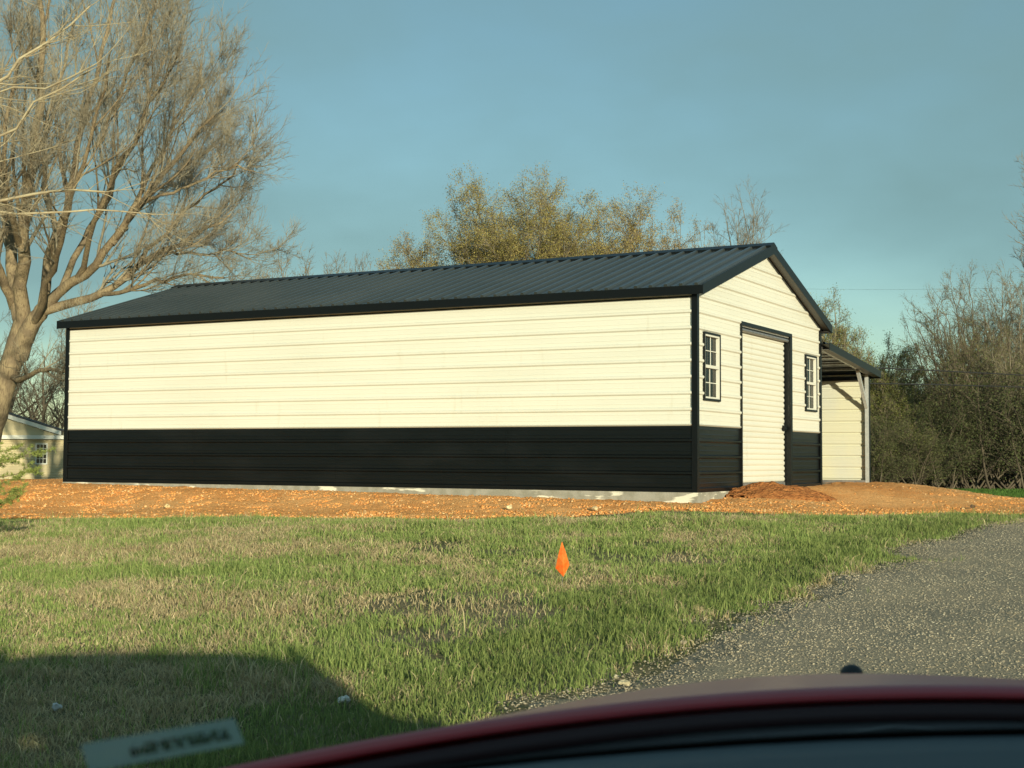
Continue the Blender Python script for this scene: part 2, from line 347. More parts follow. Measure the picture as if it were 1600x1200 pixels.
# ------------------------------------------------------------------ metal building
B = empty('metal_building', (BO[0], BO[1], PAD), BROT, label='long white and black steel garage building with dark ribbed metal roof', cat='building')
W, LN, WH = 6.0, 12.05, 2.745
ZR0, SL = 3.83, 0.308                   # ridge height and roof slope
def zr(x): return ZR0 - SL*abs(x-W/2)
def profile(z0, z1, phase, pitch=.2286, hgt=.025, minor=.0035):
    pts = [(z0, 0.0)]
    k0 = int(math.floor((z0-phase)/pitch))-1
    for k in range(k0, k0+int((z1-z0)/pitch)+4):
        c = phase+k*pitch
        for dz, h in ((-.036, 0), (-.017, hgt), (.008, hgt), (.026, 0)): pts.append((c+dz, h))
        for mm in (.076, .152):
            for dz, h in ((-.008, 0), (-.005, minor), (.005, minor), (.012, 0)): pts.append((c+mm+dz, h))
    pts = [p for p in pts if z0 <= p[0] <= z1] + [(z1, 0.0)]
    pts.sort(); return pts
def ribbed(name, mt, cols, z0, z1, phase, openings=(), place=lambda s, z, h: (s, -h, z), cuts=(), parent=B, **kw):
    """a panel of horizontal ribs; cols are the break lines along the wall"""
    pr = profile(z0, z1, phase, **kw)
    zs = [p[0] for p in pr]
    for (a, b, c, d) in openings:
        for q in (c, d):
            if z0 < q < z1: zs.append(q)
    zs = sorted(set(round(z, 5) for z in zs)); hz = np.interp(zs, [p[0] for p in pr], [p[1] for p in pr])
    bm = bmesh.new(); cols = sorted(set(cols + [q for o in openings for q in o[:2]]))
    vs = [[bm.verts.new(place(s, z, h)) for s in cols] for z, h in zip(zs, hz)]
    for i in range(len(zs)-1):
        zc = (zs[i]+zs[i+1])/2
        for j in range(len(cols)-1):
            sc = (cols[j]+cols[j+1])/2
            if any(a < sc < b and c < zc < d for a, b, c, d in openings): continue
            bm.faces.new([vs[i][j], vs[i][j+1], vs[i+1][j+1], vs[i+1][j]])
    for co_, no in cuts:
        bmesh.ops.bisect_plane(bm, geom=list(bm.verts)+list(bm.edges)+list(bm.faces), plane_co=co_, plane_no=no, clear_outer=True)
    bmesh.ops.recalc_face_normals(bm, faces=bm.faces)
    me = bpy.data.meshes.new(name); bm.to_mesh(me); bm.free()
    return link(name, me, mt, parent)
WC = .914
WINS = [(.29, .88, 1.31, 2.22), (5.13, 5.72, 1.31, 2.22)]
DOOR = (1.86, 4.22, 0.0, 2.46)
cuts = [((W/2, 0, ZR0-.10), (SL, 0, 1)), ((W/2, 0, ZR0-.10), (-SL, 0, 1))]
ys = [.0]+[3.0*k for k in range(1, 4)]+[LN]
ribbed('upper_siding', M_white, ys, WC, WH+.06, WC+.01, place=lambda s, z, h: (-h, s, z))
ribbed('wainscot', M_black, ys, 0, WC-.003, .03, place=lambda s, z, h: (-h, s, z))
ribbed('upper_siding', M_white, [0, W], WC, 3.9, WC+.01, openings=WINS+[DOOR], cuts=cuts)
ribbed('wainscot', M_black, [0, DOOR[0]], 0, WC-.003, .03); ribbed('wainscot', M_black, [DOOR[1], W], 0, WC-.003, .03)
ribbed('upper_siding', M_white, ys, WC, WH+.06, WC+.01, place=lambda s, z, h: (W+h, s, z))
ribbed('wainscot', M_black, ys, 0, WC-.003, .03, place=lambda s, z, h: (W+h, s, z))
ribbed('upper_siding', M_white, [0, W], WC, 3.9, WC+.01, place=lambda s, z, h: (s, LN+h, z), cuts=cuts)
ribbed('wainscot', M_black, [0, W], 0, WC-.003, .03, place=lambda s, z, h: (s, LN+h, z))
# joints of the wainscot sheets with their screw rows
for s in (3.0, 6.1, 9.07): MB().box((-.0262, s-.0025, .02), (-.0243, s+.0025, WC-.02)).build('panel_joint', M_trim, B)
# corner trims, base trims
for (cx, cy, sx, sy) in ((0, 0, -1, -1), (W, 0, 1, -1), (0, LN, -1, 1), (W, LN, 1, 1)):
    m = MB(); t = .032
    m.box((cx+sx*t, cy+sy*t, -.015), (cx-sx*.05, cy+sy*(t-.02), 2.80)) if sy < 0 or sy > 0 else None
    m.box((cx+sx*t, cy+sy*(t-.0205), -.015), (cx+sx*(t-.02), cy-sy*.05, 2.80))
    m.build('corner_trim', M_trim, B)
mb = MB(); mb.box((-.029, .05, -.012), (-.001, LN-.05, .012)); mb.build('base_trim', M_trim, B)
for a, b in ((.05, DOOR[0]-.03), (DOOR[1]+.12, W-.05)): MB().box((a, -.029, -.012), (b, -.001, .012)).build('base_trim', M_trim, B)
mb = MB(); mb.box((-.0265, .03, 2.715), (-.001, LN-.03, 2.733)); mb.build('wall_top_trim', M_trim, B)
mb = MB(); mb.box((-.020, .03, 2.734), (-.001, LN-.03, 2.758)); mb.build('wall_top_channel', M_soffit, B)
# foundation slab
mb = MB(); mb.box((-.035, -.035, -.45), (W+.03, LN+.03, -.016)); mb.build('foundation', M_conc, B)
mb = MB(); mb.box((W+.04, -.03, -.45), (9.42, LN+.02, -.016)); mb.build('foundation', M_conc, B)
# roof: sheets with ribs running down the slope
E0, OV, OE = 0.13, 0.15, 0.15           # eave overhang, gable overhang
def roof_sheet(name, xa, za, xb, zb, y0, y1, mt, parent=B):
    """ribbed sheet from the high edge (xa,za) to the low edge (xb,zb)"""
    pr = []; y = y0
    c = y0+.09
    pr.append((y0, 0.0))
    while c < y1-.03:
        for d, h in ((-.032, 0), (-.019, .034), (.019, .034), (.032, 0)): pr.append((c+d, h))
        for mm in (.076, .152):
            if c+mm+.02 < y1:
                for d, h in ((-.012, 0), (-.005, .004), (.005, .004), (.012, 0)): pr.append((c+mm+d, h))
        c += .2286
    pr.append((y1, 0.0)); pr.sort()
    bm = bmesh.new(); th = .012
    dx, dz = xb-xa, zb-za; l = math.hypot(dx, dz); nx, nz = (-dz/l, dx/l) if dx > 0 else (dz/l, -dx/l)
    if nz < 0: nx, nz = -nx, -nz
    rows = []
    for (x, z) in ((xa, za), (xb, zb)):
        rows.append([bm.verts.new((x+nx*h, y, z+nz*h)) for y, h in pr])
    for j in range(len(pr)-1): bm.faces.new([rows[0][j], rows[0][j+1], rows[1][j+1], rows[1][j]])
    low = []
    for (x, z) in ((xa, za), (xb, zb)):
        low.append([bm.verts.new((x-nx*th, y, z-nz*th)) for y in (y0, y1)])
    bm.faces.new([low[0][0], low[0][1], low[1][1], low[1][0]])
    bm.faces.new([rows[1][j] for j in range(len(pr))] + [low[1][1], low[1][0]])
    bmesh.ops.recalc_face_normals(bm, faces=bm.faces)
    me = bpy.data.meshes.new(name); bm.to_mesh(me); bm.free()
    return link(name, me, mt, parent)
roof_sheet('roof', W/2, zr(W/2), -E0, zr(-E0), -OV+.004, LN+OE, M_roof)
roof_sheet('roof', W/2, zr(W/2), W+E0+.12, zr(W+E0+.12), -OV+.004, LN+OE, M_roof)
m = MB()
m.prism([(W/2-.17, zr(W/2-.17)+.038), (W/2, ZR0+.052), (W/2+.17, zr(W/2+.17)+.038), (W/2+.17, zr(W/2+.17)+.004), (W/2, ZR0+.004), (W/2-.17, zr(W/2-.17)+.004)], 1, -OV-.01, LN+OE+.01)
m.build('ridge_cap', M_trim, B)
ze = zr(-E0)
m = MB(); m.box((-E0-.014, -OV-.012, ze-.128), (-E0-.001, LN+OE, ze-.004)); m.build('eave_fascia', M_trim, B)
m = MB(); m.box((-E0, -OV+.01, ze-.112), (-.025, LN+OE-.01, ze-.106)); m.build('eave_soffit', M_soffit, B)
xr = W+E0+.12; ze2 = zr(xr)
m = MB(); m.box((xr+.001, -OV-.012, ze2-.13), (xr+.014, LN+OE, ze2-.004)); m.build('eave_fascia', M_trim, B)
m = MB(); m.box((W+.025, -OV+.01, ze2-.125), (xr, LN+OE-.01, ze2-.119)); m.build('eave_soffit', M_soffit, B)
for yy, sg in ((-OV, -1), (LN+OE, 1)):
    for side in (-1, 1):
        xe = -E0-.002 if side < 0 else xr+.002
        z0_, z1_ = ZR0, zr(xe)
        m = MB(); y1_ = yy+sg*.012
        m.prism([(W/2, z0_+.012), (xe, z1_+.012), (xe, z1_-.135), (W/2, z0_-.135)], 1, min(yy, y1_), max(yy, y1_)); m.build('rake_fascia', M_trim, B)
        m = MB(); ya, yb = (yy+.006, -.030) if sg < 0 else (LN+.030, yy-.006)
        m.prism([(W/2, z0_-.118), (xe, z1_-.118), (xe, z1_-.124), (W/2, z0_-.124)], 1, ya, yb); m.build('rake_soffit', M_soffit, B)
        m = MB(); ya, yb = (-.029, -.001) if sg < 0 else (LN+.001, LN+.029)
        xi = 0.03 if side < 0 else W-.03
        m.prism([(W/2, z0_-.105), (xi, zr(xi)-.105), (xi, zr(xi)-.160), (W/2, z0_-.160)], 1, ya, yb); m.build('rake_trim', M_trim, B)
# windows
def window(x0, x1, z0, z1, label=None):
    m = MB(); t = .032
    for a, b in (((x0-t, z0-t), (x1+t, z0)), ((x0-t, z1), (x1+t, z1+t)), ((x0-t, z0+.001), (x0, z1-.001)), ((x1, z0+.001), (x1+t, z1-.001))):
        m.box((a[0], -.034, a[1]), (b[0], .03, b[1]))
    wn = m.build('window', M_trim, B)
    if label: wn['label'] = label
    m = MB(); f = .025; zm = (z0+z1)/2
    for a, b in (((x0+.001, z0+.001), (x1-.001, z0+f)), ((x0+.001, z1-f), (x1-.001, z1-.001)), ((x0+.001, z0+f+.001), (x0+f, z1-f-.001)), ((x1-f, z0+f+.001), (x1-.001, z1-f-.001)), ((x0+f+.001, zm-.022), (x1-f-.001, zm+.022))):
        m.box((a[0], -.026, a[1]), (b[0], .022, b[1]))
    m.build('frame', M_vinyl, wn)
    m = MB(); xc = (x0+x1)/2
    for zz0, zz1, yy in ((z0+f+.001, zm-.023, .012), (zm+.023, z1-f-.001, .0)):
        m.box((xc-.006, yy, zz0), (xc+.006, yy+.008, zz1)); q = (zz0+zz1)/2
        m.box((x0+f+.001, yy+.001, q-.006), (xc-.0065, yy+.007, q+.006)); m.box((xc+.0065, yy+.001, q-.006), (x1-f-.001, yy+.007, q+.006))
    m.build('grille', M_vinyl, wn)
    m = MB(); m.box((x0+f, .014+.01, z0+f), (x1-f, .028, z1-f)); m.build('glass', M_glass, wn)
    m = MB(); m.box((x0+.01, .06, z0+.01), (x1-.01, .07, z1-.01)); m.build('dark_backing', M_dark, wn)  # dark sheet standing in for the unlit interior behind the glass
window(*WINS[0]); window(*WINS[1])
# roll-up door set back in its opening
dx0, dx1, _, dz1 = DOOR
m = MB()
m.box((dx0-.035, -.03, -.01), (dx0-.001, .16, dz1+.02)); m.box((dx1+.001, -.032, -.01), (dx1+.105, .16, dz1+.02))
m.box((dx0-.035, -.031, dz1+.021), (dx1+.105, .16, dz1+.075)); m.build('door_frame', M_trim, B)
MB().tube([(dx0+.01, .02, dz1-.045), (dx1-.01, .02, dz1-.045)], .028, 10).build('header_tube', M_galv, B)
MB().box((dx0, .0, dz1-.012), (dx1, .16, dz1+.02)).build('header_flashing', M_trim, B)
bm = bmesh.new(); rows = []; z = .09; pitch = .0865
zz = []
while z < dz1-.01:
    for t in np.linspace(0, 1, 7)[:-1]: zz.append((z+pitch*t, -.019*math.sin(math.pi*min(1, t/.86))**.5 if t < .86 else 0.004))
    z += pitch
for zq, hq in zz: rows.append([bm.verts.new((x, .085+hq, zq)) for x in (dx0+.005, dx1-.03)])
for a, b in zip(rows, rows[1:]): bm.faces.new([a[0], a[1], b[1], b[0]])
me = bpy.data.meshes.new('roll_up_door'); bmesh.ops.recalc_face_normals(bm, faces=bm.faces); bm.to_mesh(me); bm.free()
door = link('roll_up_door', me, M_white, B)
m = MB(); m.box((dx0+.005, .06, .0), (dx1-.03, .10, .085)); m.build('bottom_bar', M_galv, door)
m = MB(); m.box((dx1-.16, .02, .92), (dx1-.06, .066, 1.01)); m.box((dx1-.20, .0, .95), (dx1-.10, .03, .98)); m.build('latch', M_trim, door, bevel=.004)
poly = [(dx1-.002, .06), (dx1-.002, dz1-.03)]; z = .06+pitch*28
while z > .06: poly += [(dx1-.012, z-.001), (dx1-.036, z-.012), (dx1-.036, z-pitch*.55), (dx1-.012, z-pitch*.62)]; z -= pitch
poly = [p for p in poly if p[1] < dz1-.02]
MB().prism(poly, 1, .055, .07).build('guide_strip', M_trim, door)
for a, wdt_, hh in ((2.5, .22, .03), (3.25, .3, .04), (3.6, .14, .05), (3.9, .2, .035)): MB().box((a, -.02, -.012), (a+wdt_, .03, -.012+hh)).build('mortar_lump', M_conc, door, bevel=.01)

# lean-to on the far side
LXW, LY1 = 9.40, 11.6
zl = lambda x: 2.52 - (x-W)*.093*1.0
zl = lambda x: 2.50 - (x-W)*(2.50-2.20)/(9.62-W)
roof_sheet('lean_to_roof', W+.03, zl(W), 9.66, zl(9.66), -.16, LY1+.1, M_roof)
m = MB(); m.prism([(W+.03, zl(W)+.018), (9.67, zl(9.67)+.018), (9.67, zl(9.67)-.115), (W+.03, zl(W)-.115)], 1, -.178, -.162); m.build('lean_to_rake_fascia', M_trim, B)
m = MB(); m.prism([(W+.03, zl(W)-.10), (9.6, zl(9.6)-.10), (9.6, zl(9.6)-.108), (W+.03, zl(W)-.108)], 1, -.16, -.03); m.build('lean_to_rake_soffit', M_soffit, B)
m = MB(); m.prism([(W+.03, zl(W)-.02), (9.5, zl(9.5)-.02), (9.5, zl(9.5)-.085), (W+.03, zl(W)-.085)], 1, .0, .06); m.build('lean_to_rafter', M_galv, B)
for q in (.62, 2.2, 3.8, 5.4, 7.0, 8.6, 10.2, 11.4):
    m = MB(); m.prism([(W+.03, zl(W)-.075), (9.5, zl(9.5)-.075), (9.5, zl(9.5)-.135), (W+.03, zl(W)-.135)], 1, q+.35, q+.41) if q > 1 else None
    if q > 1: m.build('lean_to_rafter', M_galv, B)
for x in (6.5, 7.3, 8.1, 8.9):
    m = MB(); m.box((x-.05, .07, zl(x)-.062), (x+.05, LY1, zl(x)-.03)); m.build('hat_channel', M_galv, B)
m = MB(); m.box((9.645, -.17, zl(9.66)-.13), (9.66, LY1+.1, zl(9.66)-.01)); m.build('lean_to_eave_fascia', M_trim, B)
m = MB(); m.box((9.30, .07, 2.02), (9.36, LY1, 2.10)); m.build('lean_to_eave_rail', M_trim, B)
ribbed('lean_to_wall', M_inner, [.06, LY1], 0, 2.14, .06, place=lambda s, z, h: (LXW+h, s, z))
m = MB(); m.box((9.31, .0, -.01), (9.372, .062, zl(9.35)-.09)); m.build('post', M_post, B)
m = MB(); m.box((9.374, -.012, -.01), (9.44, .05, zl(9.4)-.1)); m.build('lean_to_corner_trim', M_trim, B)
m = MB(); m.bar((8.66, .03, zl(8.66)-.09), (9.31, .03, 1.48), .05, .06, up=(0, 1, 0)); m.build('brace', M_post, B)
m = MB(); m.box((9.31, .063, -.01), (9.372, LY1, .05)); m.build('base_rail', M_galv, B)
for q in (1.5, 3, 4.5, 6, 7.5, 9, 10.5): MB().box((9.31, q, .051), (9.37, q+.06, 2.0)).build('post', M_galv, B)
# back panel of the lean-to
ribbed('lean_to_back_wall', M_inner, [W+.03, 9.38], 0, 2.45, .06, place=lambda s, z, h: (s, LY1+.01+h, z), cuts=[((W, 0, zl(W)-.03), (.083, 0, 1))])

# ------------------------------------------------------------------ heap of soil by the door, survey flag, rocks
def heap(name, loc, rx, ry, h, mt, seed, **k):
    n = 40; t = np.linspace(-1, 1, n); X, Y = np.meshgrid(t, t); rr = np.sqrt(X*X+Y*Y)
    Z = h*np.clip(1-rr**1.5, 0, 1)*(.5+fbm(X+5, Y+5, 2.5, seed)) + (fbm(X+9, Y+3, 8, seed+1)-.5)*.09*(rr < 1) - .03*(rr >= .95)
    wx = loc[0]+X*rx; wy = loc[1]+Y*ry
    V = np.stack([X*rx, Y*ry, Z + H(wx, wy)+.03 - loc[2]], -1).reshape(-1, 3)
    idx = np.arange(n*n).reshape(n, n); F = np.stack([idx[:-1, :-1], idx[:-1, 1:], idx[1:, 1:], idx[1:, :-1]], -1).reshape(-1, 4)
    rc = (rr[:-1, :-1] < .98).reshape(-1)
    o = link(name, npmesh(name, V, F[rc], smooth=False), mt); o.location = loc; return tag(o, **k)
M_soil = mat('dark_red_soil', (.44, .18, .06), .95, spec=.1, noise=(14, (.32, .12, .04), .42, .6), bump=(30, 1, .05))
hp = ground_pt(1195, 775)
heap('soil_heap', (hp[0]+.15, hp[1], hp[2]), .95, .5, .13, M_soil, 5, label='small heap of dark reddish soil in front of the roll-up door', cat='soil heap')
def rock(name, loc, s, col, seed, **k):
    bm = bmesh.new(); bmesh.ops.create_icosphere(bm, subdivisions=2, radius=s); rs = random.Random(seed)
    for v in bm.verts:
        q = v.co.normalized(); v.co *= (.75 + .35*math.sin(q.x*3.1+seed)*math.cos(q.y*2.7+seed*2) + rs.uniform(-.12, .12)); v.co.z *= .65
    me = bpy.data.meshes.new(name); bm.to_mesh(me); bm.free()
    o = link(name, me, mat(name+'_stone', col, .9, noise=(30, tuple(c*.6 for c in col), .45, .6))); o.location = loc; return tag(o, **k)
for i, (px, py, s, c, lb) in enumerate([
    (1068, 1012, .024, (.5, .42, .28), 'pair-sized tan stone in thin grass at the edge of the gravel'),
    (975, 1078, .032, (.6, .52, .32), 'pale yellow stone lying where the gravel meets the grass corner'),
    (964, 1066, .020, (.62, .55, .38), 'small pale stone just behind the yellow stone by the gravel'),
    (538, 1105, .035, (.72, .72, .68), 'white crumpled lump lying in the shaded grass'),
    (88, 1116, .032, (.60, .62, .62), 'pale grey stone in shaded grass at lower left'),
    (795, 801, .055, (.75, .62, .36), 'cream rock at the foot of the clay bank, left of the orange flag'),
    (930, 803, .055, (.72, .55, .3), 'cream rock at the foot of the clay bank, right of the orange flag'),
    (1199, 778, .06, (.75, .5, .28), 'pale clod of rock in front of the dark soil heap'),
    (262, 799, .065, (.78, .6, .3), 'cream rock low on the clay bank near its left end'),
    (1520, 799, .05, (.12, .07, .04), 'dark brown clod at the right end of the clay bank')]):
    q = ground_pt(px, py)
    rock('rock', (q[0], q[1], q[2]+s*.45+(.05 if q[1] > 14 else .02)), s, c, i+1, label=lb, cat='rock', group='loose rocks around the bank and gravel')
# flag: thin sheet hanging by one corner from its wire stake
FD = 11.0
top = P(878, 846, FD); bot = P(880, 900, FD)
fl = empty('marker_flag', (top[0], top[1], H(top[0], top[1])), label='small bright orange marker flag standing in the grass', cat='marker flag')
fz = lambda px, py, dy=0.0: tuple((P(px, py, FD) + np.array([0, dy, 0])) - np.array([top[0], top[1], H(top[0], top[1])]))
me = bpy.data.meshes.new('flag_sheet')
Vf = [fz(878, 846, -.006), fz(868, 888, .02), fz(880, 901, -.02), fz(890, 883, .025), fz(879, 878, -.03), fz(872, 868, -.004), fz(885, 866, .0)]
me.from_pydata([Vector(v) for v in Vf], [], [(0, 5, 4), (5, 1, 4), (1, 2, 4), (2, 3, 4), (3, 6, 4), (6, 0, 4)])
fo = link('flag_sheet', me, mat('orange_vinyl', (.95, .13, .012), .5, noise=(25, (.85, .2, .03), .4, .6)), fl)
sm = fo.modifiers.new('s', 'SOLIDIFY'); sm.thickness = .0012
MB().tube([(.004, 0.004, -.05), (0, .002, top[2]-H(top[0], top[1])+.008)], .0014, 6).build('wire_stake', M_galv, fl)

# ------------------------------------------------------------------ trees
def nrm(a): return a/np.maximum(np.linalg.norm(a, axis=-1, keepdims=True), 1e-9)
def grow(P0, D0, Ln, R0, K, wig, up, tip, rg, out=None, outw=0):
    D = nrm(D0); p = P0.copy(); pts = [p.copy()]
    for k in range(K):
        D = nrm(D + rg.normal(0, wig, D.shape) + np.array([0, 0, up]) + (0 if out is None else outw*out)); p = p + D*(Ln/K)[:, None]; pts.append(p.copy())
    t = np.linspace(0, 1, K+1)
    return np.stack(pts, 1), R0[:, None]*((1-t)*(1-tip)+tip)[None]
def spawn(pts, rad, m, t0, t1, a0, a1, l0, l1, rf, rg, lmin=0.0, ends=False):
    N, K1, _ = pts.shape; plen = np.linalg.norm(np.diff(pts, axis=1), axis=2).sum(1)
    t = rg.uniform(t0, t1, (N, m))
    if ends: t[:, 0] = .999
    f = t*(K1-1); i = np.clip(f.astype(int), 0, K1-2); fr = f-i; n = np.arange(N)[:, None]
    A = pts[n, i]; Bq = pts[n, i+1]; p = A + (Bq-A)*fr[..., None]; d = nrm(Bq-A)
    q = nrm(np.cross(d, nrm(rg.normal(0, 1, d.shape)))); a = rg.uniform(a0, a1, (N, m))[..., None]
    if ends: a[:, 0] *= .3
    nd = np.cos(a)*d + np.sin(a)*q
    r = (rad[n, i]*(1-fr)+rad[n, i+1]*fr)*rf*rg.uniform(.8, 1.1, (N, m))
    ln = plen[:, None]*rg.uniform(l0, l1, (N, m))*(1.15-.5*t) + lmin
    return p.reshape(-1, 3), nd.reshape(-1, 3), ln.ravel(), r.ravel()
def tubes(list_, ):
    Vs, Fs, off = [], [], 0
    for pts, rad, S in list_:
        N, K1, _ = pts.shape
        if N == 0: continue
        d = np.empty_like(pts); d[:, 1:-1] = pts[:, 2:]-pts[:, :-2]; d[:, 0] = pts[:, 1]-pts[:, 0]; d[:, -1] = pts[:, -1]-pts[:, -2]; d = nrm(d)
        ref = np.where(np.abs(d[:, :1, 2:3]) > .9, np.array([1., 0, 0]), np.array([0, 0, 1.])); a = nrm(np.cross(d, np.broadcast_to(ref, d.shape))); b = np.cross(d, a)
        th = np.arange(S)*2*np.pi/S
        V = pts[:, :, None, :] + (a[:, :, None, :]*np.cos(th)[None, None, :, None] + b[:, :, None, :]*np.sin(th)[None, None, :, None])*rad[:, :, None, None]
        idx = off + np.arange(N*K1*S).reshape(N, K1, S); nx = np.roll(idx, -1, 2)
        F = np.stack([idx[:, :-1], nx[:, :-1], nx[:, 1:], idx[:, 1:]], -1).reshape(-1, 4)
        Vs.append(V.reshape(-1, 3)); Fs.append(F); off += N*K1*S
    return np.concatenate(Vs), np.concatenate(Fs)
def poly_limbs(lims, K, rg, jit):
    """resample control polylines (list of (points, r0, r1)) to K segments with a little wander"""
    P_, R__ = [], []
    for pts, ra, rb in lims:
        pts = np.array(pts, float); s = np.concatenate([[0], np.cumsum(np.linalg.norm(np.diff(pts, axis=0), axis=1))]); t = np.linspace(0, s[-1], K+1)
        q = np.stack([np.interp(t, s, pts[:, k]) for k in range(3)], -1)
        for _ in range(2): q[1:-1] = (q[:-2]+2*q[1:-1]+q[2:])/4
        q[1:-1] += rg.normal(0, jit, (K-1, 3)); P_.append(q); R__.append(ra + (rb-ra)*np.linspace(0, 1, K+1)**.8)
    return np.array(P_), np.array(R__)
def leaves(P0, n, spread, size, cols, rg):
    i = rg.randint(0, len(P0), n); c = P0[i] + rg.normal(0, spread, (n, 3)); a = nrm(rg.normal(0, 1, (n, 3))); b = nrm(np.cross(a, rg.normal(0, 1, (n, 3))))
    s = size*rg.uniform(.5, 1.3, (n, 1))
    V = np.stack([c-a*s, c+b*s*.5, c+a*s, c-b*s*.5], 1).reshape(-1, 3)
    F = np.arange(n*4).reshape(-1, 4); col = np.array(cols)[rg.randint(0, len(cols), n)]*rg.uniform(.7, 1.3, (n, 1))
    return V, F, np.repeat(col, 4, 0)
M_bark = mat('bark', (.30, .235, .14), .95, spec=.1, noise=[(3, (.2, .155, .10), .42, .6), ((30, 30, 5), (.16, .12, .075), .5, .65)], bump=((25, 25, 5), .8, .04))
M_twig = mat('twig_bark', (.33, .295, .21), .95, spec=.1, noise=(2, (.23, .20, .145), .4, .6))
M_bark_pale = mat('pale_bark', (.46, .40, .26), .9, spec=.1, noise=(5, (.34, .28, .18), .4, .6))
M_bark_dull = mat('dull_bark', (.17, .14, .095), .95, spec=.1, noise=(3, (.11, .09, .065), .4, .6))
M_bark_far = mat('grey_bark', (.26, .225, .16), .95, spec=.1, noise=(3, (.17, .14, .10), .4, .6))
M_leaf = mat('young_leaf', (1, 1, 1), .7, spec=.1, attr=True)

def crown_levels(lim, limr, rg, spec):
    """spec: list of dicts for each level of branching"""
    out = []; pts, rad = lim, limr
    for s in spec:
        p0, d0, ln, r = spawn(pts, rad, s['m'], s.get('t0', .2), s.get('t1', 1), s['a'][0], s['a'][1], s['l'][0], s['l'][1], s.get('rf', .55), rg, s.get('lmin', 0), s.get('ends', True))
        r = np.maximum(r, s.get('rmin', .004)); ln = np.clip(ln, s.get('lo', .1), s.get('hi', 99))
        pts, rad = grow(p0, d0, ln, r, s.get('K', 4), s.get('w', .12), s.get('up', .06), s.get('tip', .35), rg)
        out.append((pts, rad, s.get('S', 3)))
    return out
def tree_object(name, loc, trunk_parts, crown_parts, bark, leafdata=None, twig=None, **k):
    e = empty(name, loc, **k); L0 = np.array(loc)
    V, F = tubes(trunk_parts); link('trunk', npmesh('trunk', V-L0, F, smooth=True), bark, e)
    V, F = tubes(crown_parts); col = None
    cr_ = link('crown', npmesh('crown', V-L0, F, smooth=False), twig or bark, e)
    if leafdata:
        V, F, c = leafdata; link('foliage', npmesh('foliage', V-L0, F, c), M_leaf, e)
    return e

# --- the large bare tree at the left
rg = np.random.RandomState(11)
BD = 40.0
def Q(lst, d0=BD): return [P(a, b, d0+c) for a, b, c in lst]
base = P(-45, 740, BD); base[2] = H(base[0], base[1])-.2
lim = [(Q([(-44, 760, 0), (-24, 700, 0), (-7, 645, 0), (7, 600, 0), (20, 560, 0), (31, 522, 0), (39, 496, 0)]), .41, .27),
       (Q([(28, 556, 0), (45, 515, -.2), (60, 492, -.3), (74, 474, -.4)]), .30, .20),
       (Q([(36, 520, 0), (30, 480, .1), (22, 420, .6), (8, 320, 1.2), (-15, 200, 1.8), (-30, 40, 2.2)]), .22, .05),
       (Q([(38, 525, 0), (34, 478, -.2), (33, 435, -.5), (35, 380, -1.2), (45, 260, -2), (70, 120, -2.5), (60, -60, -3)]), .23, .05),
       (Q([(66, 486, -.3), (65, 450, -.2), (72, 415, .1), (95, 350, .6), (112, 290, 1.5), (125, 200, 2.2), (170, 60, 3), (190, -30, 3.2)]), .16, .04),
       (Q([(70, 482, -.4), (108, 445, -.8), (140, 425, -1), (172, 385, -1.6), (230, 305, -2), (285, 235, -2.4), (335, 180, -2.8)]), .165, .035),
       (Q([(68, 486, -.4), (105, 477, -.5), (147, 463, -.6), (172, 454, -.8), (198, 434, -.6), (232, 400, -.2), (300, 372, .4), (360, 335, 1)]), .15, .03),
       (Q([(150, 463, -.6), (210, 452, -1.4), (245, 434, -2), (285, 430, -2.5), (350, 434, -3)]), .075, .025),
       (Q([(95, 456, -.7), (130, 380, .4), (180, 290, 1.4), (230, 180, 2), (262, 80, 2.4)]), .11, .03),
       (Q([(88, 365, .6), (60, 250, 2), (90, 140, 3), (120, 20, 3.5)]), .09, .03),
       (Q([(175, 382, -1.6), (235, 270, -.6), (290, 170, .4), (315, 100, .8)]), .085, .025),
       (Q([(215, 415, -.6), (285, 330, .9), (345, 290, 1.6), (388, 245, 2)]), .07, .025),
       (Q([(14, 590, 0), (42, 592, -.8), (70, 576, -1.5), (100, 580, -2.5), (125, 592, -3.2)]), .10, .03),
       (Q([(22, 480, .2), (-10, 400, -1), (-60, 330, -2), (-100, 200, -3)]), .15, .04),
       (Q([(120, 436, -.9), (150, 330, -3), (200, 230, -4.5), (250, 150, -5.5), (285, 60, -6)]), .09, .025),
       (Q([(50, 510, -.2), (90, 400, -3), (110, 300, -5), (150, 200, -6), (170, 90, -7)]), .11, .03),
       (Q([(140, 425, -1), (200, 340, 1), (262, 280, 3), (330, 230, 4), (355, 205, 4.5)]), .07, .02),
       (Q([(230, 312, -2), (300, 290, -1), (360, 260, 0), (398, 268, 0)]), .05, .02),
       (Q([(150, 230, 2.3), (200, 120, 1), (235, 30, 0), (250, -40, 0)]), .06, .02),
       (Q([(30, 380, -1.2), (0, 280, -4), (20, 150, -5), (50, 40, -6)]), .10, .03),
       (Q([(262, 395, -.2), (315, 400, 1), (365, 395, 2), (392, 405, 2.4)]), .045, .018)]
LP, LR = poly_limbs(lim, 14, rg, .05); LP[:2] = poly_limbs(lim[:2], 14, rg, .012)[0]
trunk = [(LP[:2], LR[:2]*1.0, 16), (LP[2:], LR[2:], 9)]
p0, d0, ln, r_ = spawn(LP[2:], LR[2:], 5, .25, .85, .25, .6, .3, .5, .5, rg)
SB, SR = grow(p0, d0, np.clip(ln, 1.8, 3.4), np.clip(r_, .02, .07), 14, .05, .05, .25, rg)
trunk.append((SB, SR, 6))
